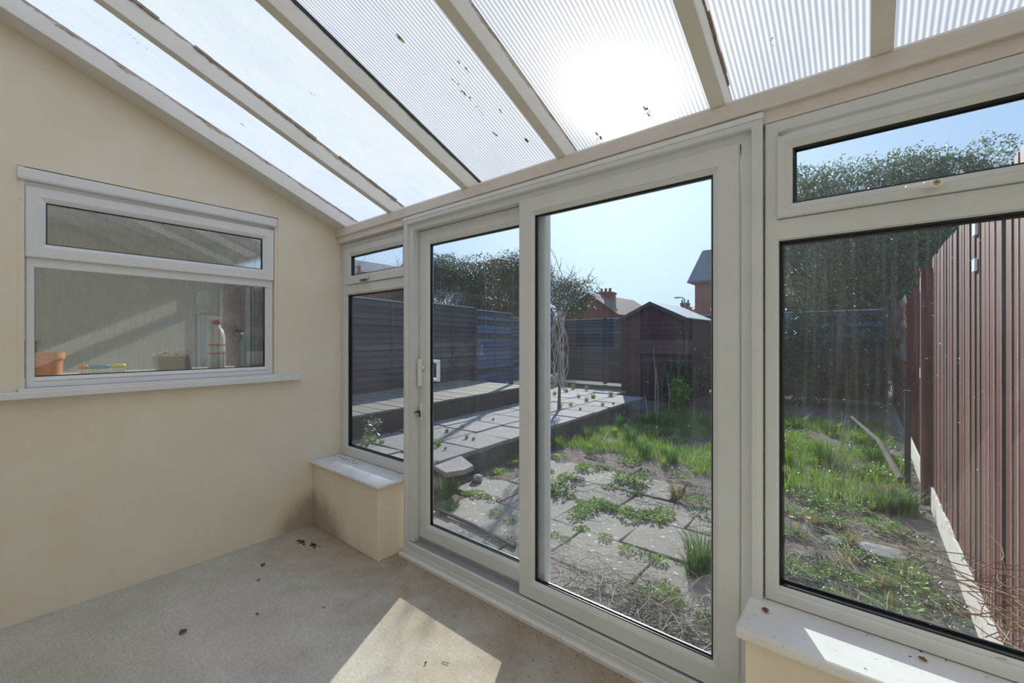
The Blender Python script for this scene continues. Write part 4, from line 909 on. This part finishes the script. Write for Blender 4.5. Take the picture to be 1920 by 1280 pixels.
for (u, v, kd, s_, lab) in RB:
    p = atZ(u, v, GZ); sc = s_ * .8
    plant(kd, p.x, p.y, GZ - .02, sc, {'dark': 'tall dark grass clump', 'grass': 'bright grass clump', 'weed': 'fresh green leafy weed', 'wdark': 'dark small leaved weed'}[kd] + ' in right border, ' + ('nearest the window' if v > 1040 else 'by the dandelions' if v > 975 else 'mid bed' if v > 900 else 'towards the back') + (', by the red fence' if u > 1660 else ', left part' if u < 1545 else ', centre'), g4)
rr = random.Random(77)
for i in range(60):
    plant(rr.choice(['weed', 'wdark', 'wdark', 'straw']), rr.uniform(2.6, 3.45), rr.uniform(1.2, 4.2), GZ - .03, rr.uniform(.35, .9), 'small weed scattered over the soil of the right border', 'small weeds scattered over the right border')
# dandelions
for i, (u, v) in enumerate(((1483, 990), (1515, 992))):
    p = atZ(u, v, GZ); t = empty('dandelion', (p.x, p.y, GZ), 'yellow dandelion in the right border, %s of the two' % ('left' if i == 0 else 'right'), 'flower', 'dandelions')
    MB().tube([(0, 0, -.01), (.004, 0, .05), (.002, .004, .09)], .002, 5).build('stem', M['leaf'], t)
    mb = MB()
    for k_ in range(26):
        a_ = k_ * 2.4; r_ = .006 + .012 * (k_ % 3) / 2; d = Vector((math.cos(a_), math.sin(a_), .25)); s_ = Vector((-d.y, d.x, 0)) * .003; c_ = Vector((.002, .004, .09))
        mb.quad(c_ - s_, c_ + s_, c_ + d * r_ + s_, c_ + d * r_ - s_)
    mb.build('petals', M['flower'], t, fix=False)
# ---- twigs
def twigs(name, centre, n_, spread, L_, label, mat='palebark', seed=1, r_=.0022, h_=.06, cat='twigs', kind='stuff'):
    rr = random.Random(seed); mb = MB()
    for i in range(n_):
        p = Vector((rr.gauss(0, spread[0]), rr.gauss(0, spread[1]), rr.uniform(.003, h_))); a_ = rr.uniform(0, 6.28); pts = [p]
        for k_ in range(5):
            a_ += rr.uniform(-.5, .5); p = p + Vector((math.cos(a_), math.sin(a_), rr.uniform(-.25, .3))) * L_ * rr.uniform(.1, .28); p.z = max(.003, p.z); pts.append(p)
        mb.tube(pts, [r_, r_*.9, r_*.8, r_*.6, r_*.5, r_*.3], 4)
    return tag(mb.build(name, M[mat], loc=centre), label, cat, kind=kind)
p = atZ(1190, 1140, GZ); twigs('dry_twigs', (p.x, p.y, GZ), 150, (.28, .13), .34, 'tangle of pale dry stems on slabs at the foot of the door glass', seed=2)
p = atZ(1075, 1060, GZ); twigs('dry_twigs', (p.x, p.y, GZ), 90, (.40, .18), .36, 'thin pale stems strewn over slabs at lower left of the door glass', seed=3, r_=.0018)
p = atZ(1240, 1180, GZ); twigs('dry_twigs', (p.x, p.y, GZ), 170, (.22, .10), .28, 'brown stems heaped right below the sliding door glass', 'bark', seed=5)
p = atZ(1230, 930, GZ); twigs('dry_twigs', (p.x, p.y, GZ), 90, (.35, .3), .3, 'reddish dry stems among the weeds behind the door glass', 'bark', seed=8, r_=.002)
p = atZ(1560, 1050, GZ); twigs('dry_twigs', (p.x, p.y, GZ), 130, (.28, .5), .3, 'pale dry stems strewn in the border outside the right window', seed=6)
p = atX(1910, 1150, FX - .06); twigs('dry_twigs', (p.x - .05, p.y, p.z - .12), 70, (.03, .16), .34, 'orange brown dry stems against the near end of the red fence', 'deadleaf', seed=7, h_=.22)
# fallen branch and cane in the right border
a = atZ(1612, 815, GZ); b = atZ(1690, 905, GZ)
tag(MB().tube([(a.x - .1, a.y, .12), ((a.x+b.x)/2 + .03, (a.y+b.y)/2, .02), (b.x, b.y, GZ + .03)], [.02, .03, .035], 8).build('fallen_branch', M['bark']), 'dark fallen branch leaning in the right border', 'branch')
for i, (u0, v0, u1, v1) in enumerate(((1579, 770, 1570, 900), (1592, 800, 1578, 905), (1586, 780, 1560, 880))):
    b = atZ(u1, v1, GZ); F_ = (b - CAM).dot(Vector((-sY, cY, 0))); d = ray(u0, v0); a = CAM + d * F_
    tag(MB().tube([b, (a + b) / 2 + Vector((.02, 0, 0)), a], [.006, .005, .003], 5).build('dry_cane', M['palebark']), 'pale dry cane standing in the middle of the right border', 'cane', 'dry canes in the right border')
# thin stems standing on lawn in front of the shed
for i, (u, v0, v1) in enumerate(((1228, 650, 775), (1233, 690, 780), (1212, 740, 800), (1254, 700, 775))):
    b = atZ(u, v1, GZ); F_ = (b - CAM).dot(Vector((-sY, cY, 0))); a = CAM + ray(u - 3, v0) * F_
    tag(MB().tube([b, (a + b) / 2 + Vector((.03, 0, 0)), a], [.008, .006, .004], 5).build('dry_cane', M['palebark']), 'thin dry stem standing in the lawn before the shed', 'cane', 'dry stems before the shed')

# ---- bushes and trees
def leaf_cloud(centres, n_, ls, seed, droop=0):
    rr = random.Random(seed); mb = MB()
    for i in range(n_):
        c_, r_ = centres[rr.randrange(len(centres))]; v = Vector((rr.gauss(0, 1), rr.gauss(0, 1), rr.gauss(0, 1))); v = v.normalized() * (rr.random() ** .33)
        k_ = 1 + .35 * mnoise.noise(v * 2.3 + Vector(c_)); p = Vector(c_) + Vector((v.x * r_[0], v.y * r_[1], v.z * r_[2])) * k_
        d = Vector((rr.uniform(-1, 1), rr.uniform(-1, 1), rr.uniform(-1, 1) - droop)).normalized(); s_ = d.cross(Vector((rr.uniform(-1, 1), rr.uniform(-1, 1), 1))).normalized(); L_ = ls * rr.uniform(.6, 1.3)
        mb.quad(p, p + d*L_*.5 + s_*L_*.22, p + d*L_, p + d*L_*.5 - s_*L_*.22)
    return mb
def branches(base_, h_, n_, spread, seed, r0=.05, depth=3, up=.7):
    rr = random.Random(seed); mb = MB()
    def grow(p, d, L_, r_, k_):
        pts = [p]; q = p; dd = d.copy(); rs = [r_]
        for i in range(4):
            dd = (dd + Vector((rr.uniform(-.25, .25), rr.uniform(-.25, .25), rr.uniform(-.1, .15)))).normalized(); q = q + dd * L_ / 4; pts.append(q); rs.append(r_ * (1 - .17 * (i + 1)))
        mb.tube(pts, rs, 5 if k_ < 2 else 3)
        if k_ < depth:
            for i in range(n_ if k_ else n_ + 2):
                j = rr.randrange(1, 5); a_ = rr.uniform(0, 6.28); nd = (dd * up + Vector((math.cos(a_), math.sin(a_), rr.uniform(-.1, .6))) * spread).normalized()
                grow(pts[j], nd, L_ * rr.uniform(.45, .75), rs[j] * .6, k_ + 1)
    grow(Vector(base_), Vector((0, 0, 1)), h_ * .5, r0, 0); return mb
def bush(name, x_, y_, top, rad, label, mat='hedge', n_=9000, ls=.10, seed=1, cat='tree', nc=9, z0=.3, droop=0, group=None):
    t = empty(name, (x_, y_, GZ), label, cat, group); rr = random.Random(seed); cs = []
    for i in range(nc):
        a_ = rr.uniform(0, 6.28); q = rr.uniform(.0, .7) * rad; zz = rr.uniform(z0 + rad * .2, top - rad * .38) - GZ
        cs.append(((q * math.cos(a_), q * math.sin(a_), zz), (rad * rr.uniform(.35, .6), rad * rr.uniform(.35, .6), rad * rr.uniform(.35, .55))))
    cs.append(((0, 0, top - GZ - rad * .35), (rad * .5, rad * .5, rad * .35)))
    leaf_cloud(cs, n_, ls, seed, droop).build('foliage', M[mat], t, fix=False)
    branches((0, 0, 0), top - GZ - .3, 3, .9, seed, rad * .05, 2).build('trunk', M['bark'], t)
    return t
def treeat(u, v, y_, rad, label, **k):
    p = atY(u, v, y_); return bush('evergreen_tree', p.x, y_, p.z + rad * .16, rad, label, seed=int(u) + 3, **k)
gT = None
treeat(838, 488, 13.0, 2.4, 'dark evergreen at the left of the left door pane, behind the fence', n_=42000)
treeat(905, 500, 15.0, 2.0, 'dark evergreen just in front of the stout chimney', n_=34000)
treeat(955, 492, 15.0, 2.4, 'dark evergreen beside the middle door stile, behind the fence', n_=36000)
treeat(1040, 525, 15.5, 2.0, 'dark bush behind the bare tree and the fence', n_=16000)
treeat(745, 560, 9.0, 1.5, 'dark bush behind the fence beyond the left window', n_=12000)
treeat(1500, 335, 14.5, 2.4, 'grey green leafy tree at the left of the right window', mat='eucalypt', n_=34000, ls=.10, droop=.6, nc=16)
treeat(1590, 322, 14.5, 2.3, 'grey green leafy tree in the middle left of the right window', mat='eucalypt', n_=34000, ls=.10, droop=.6, nc=16)
treeat(1712, 303, 14.0, 2.2, 'tallest grey green tree behind the red fence', mat='eucalypt', n_=34000, ls=.10, droop=.6, nc=16)
treeat(1800, 318, 14.0, 2.0, 'grey green tree rising over the red fence at the right', mat='eucalypt', n_=26000, ls=.10, droop=.6, nc=14)
treeat(1520, 590, 10.6, 1.3, 'low dark shrub before the bluish fence in the right window', n_=6000, nc=8, z0=0)
# low shrubs at the garden end under the shed
p = atZ(1270, 770, GZ); bush('leafy_shrub', p.x, p.y, .55, .38, 'pale leaved shrub on the lawn before the shed', mat='leaf', n_=420, ls=.09, seed=4, cat='shrub', nc=5, z0=-.1)
bush('leafy_shrub', -.2, 8.2, .9, .7, 'dark shrub at the foot of the shed', mat='hedge', n_=3500, ls=.08, seed=14, cat='shrub', nc=6, z0=-.1)
bush('leafy_shrub', .7, 8.9, 1.0, .8, 'dark shrub right of the shed by the far fence', mat='hedge', n_=3500, ls=.08, seed=15, cat='shrub', nc=6, z0=-.1)
# shrub on deck edge seen in the left window
p = atZ(690, 838, TZ); bush('leafy_shrub', p.x + .1, p.y, .46, .18, 'small pale leaved plant against the deck fascia in the left window', mat='eucalypt', n_=260, ls=.05, seed=6, cat='shrub', nc=4, z0=.0)
# bare tree with hanging strings of stems on the terrace
p = atZ(1048, 768, TZ)
t = empty('bare_tree', (p.x, p.y, TZ), 'thin bare tree with hanging stems standing on the terrace', 'tree')
mb = branches((0, 0, 0), 0.1, 0, 0, 1, .02, 0)
mb = MB().tube([(0, 0, -.02), (.02, 0, .7), (-.02, .02, 1.4), (0, 0, 1.95)], [.030, .022, .018, .016], 8)
mb.build('trunk', M['bark'], t)
rr = random.Random(3); mb = MB()
def grow(p_, d, L_, r_, k_):
    pts = [p_]; q = p_; dd = d.copy()
    for i in range(4):
        dd = (dd + Vector((rr.uniform(-.2, .2), rr.uniform(-.2, .2), rr.uniform(-.05, .12)))).normalized(); q = q + dd * L_ / 4; pts.append(q)
    mb.tube(pts, [r_, r_*.9, r_*.8, r_*.65, r_*.5], 4)
    if k_ < 3:
        for i in range(4):
            a_ = rr.uniform(0, 6.28); grow(pts[rr.randrange(1, 5)], (dd * .7 + Vector((math.cos(a_), math.sin(a_), rr.uniform(0, .5))) * .6).normalized(), L_ * .6, r_ * .6, k_ + 1)
for i in range(9):
    a_ = i * .7; grow(Vector((0, 0, 1.6 + .04 * i)), Vector((math.cos(a_) * .7, math.sin(a_) * .7, .75)).normalized(), .60, .010, 1)
mb.build('branches', M['bark'], t)
mb = MB()
for i in range(16):
    a_ = rr.uniform(0, 6.28); r_ = rr.uniform(.04, .13); pts = []
    for k_ in range(9):
        zz = 1.75 - k_ * .17 * rr.uniform(.9, 1.05); pts.append((r_ * math.cos(a_ + .25 * math.sin(k_)) + rr.uniform(-.05, .05), r_ * math.sin(a_) + rr.uniform(-.05, .05), max(.05, zz)))
    mb.tube(pts, .0065, 4)
mb.build('hanging_stems', M['palebark'], t)['label'] = 'pale hanging stems'
# bare branches crossing the small left top window
p = atY(690, 470, 6.5)
t = empty('bare_tree', (p.x - .6, 6.5, GZ), 'bare tree whose thin branches cross the small left top window', 'tree')
branches((0, 0, 0), 6.6, 6, 1.0, 8, .15, 3, .5).build('branches', M['bark'], t)
# bare shoots above the dark evergreens
for i, (u, v) in enumerate(((890, 482), (928, 474), (955, 470))):
    p = atY(u, v, 14.0)
    t_ = branches((0, 0, 0), p.z - GZ, 3, .35, 30 + i, .035, 2, 1.0).build('bare_shrub', M['bark'], loc=(p.x, 14.0, GZ)); tag(t_, 'bare upright shoots above the dark evergreens, %s' % ['nearest the stout chimney', 'in the middle', 'beside the door stile'][i], 'shrub', 'bare shoots above the evergreens')

# tree added at the garden end, its crown shaped to block sun through left window
t = empty('sun_blocking_tree', (-4.36, 9.55, GZ), 'added tall tree whose high dense crown keeps sun off the left window', 'tree')
leaf_cloud([((xo, .1 * (-1) ** k_, 6.18 + .19 * k_), (.20, .22, .20)) for xo in (-.33, -.12, .1, .30) for k_ in range(5)], 17000, .11, 77).build('foliage', M['hedge'], t, fix=False)
MB().tube([(-.46, 0, -.05), (-.44, 0, 2.5), (-.45, 0, 4.6), (-.42, 0, 5.65), (-.15, 0, 6.2), (0, 0, 6.9)], [.07, .06, .05, .045, .035, .02], 8).build('trunk', M['bark'], t)
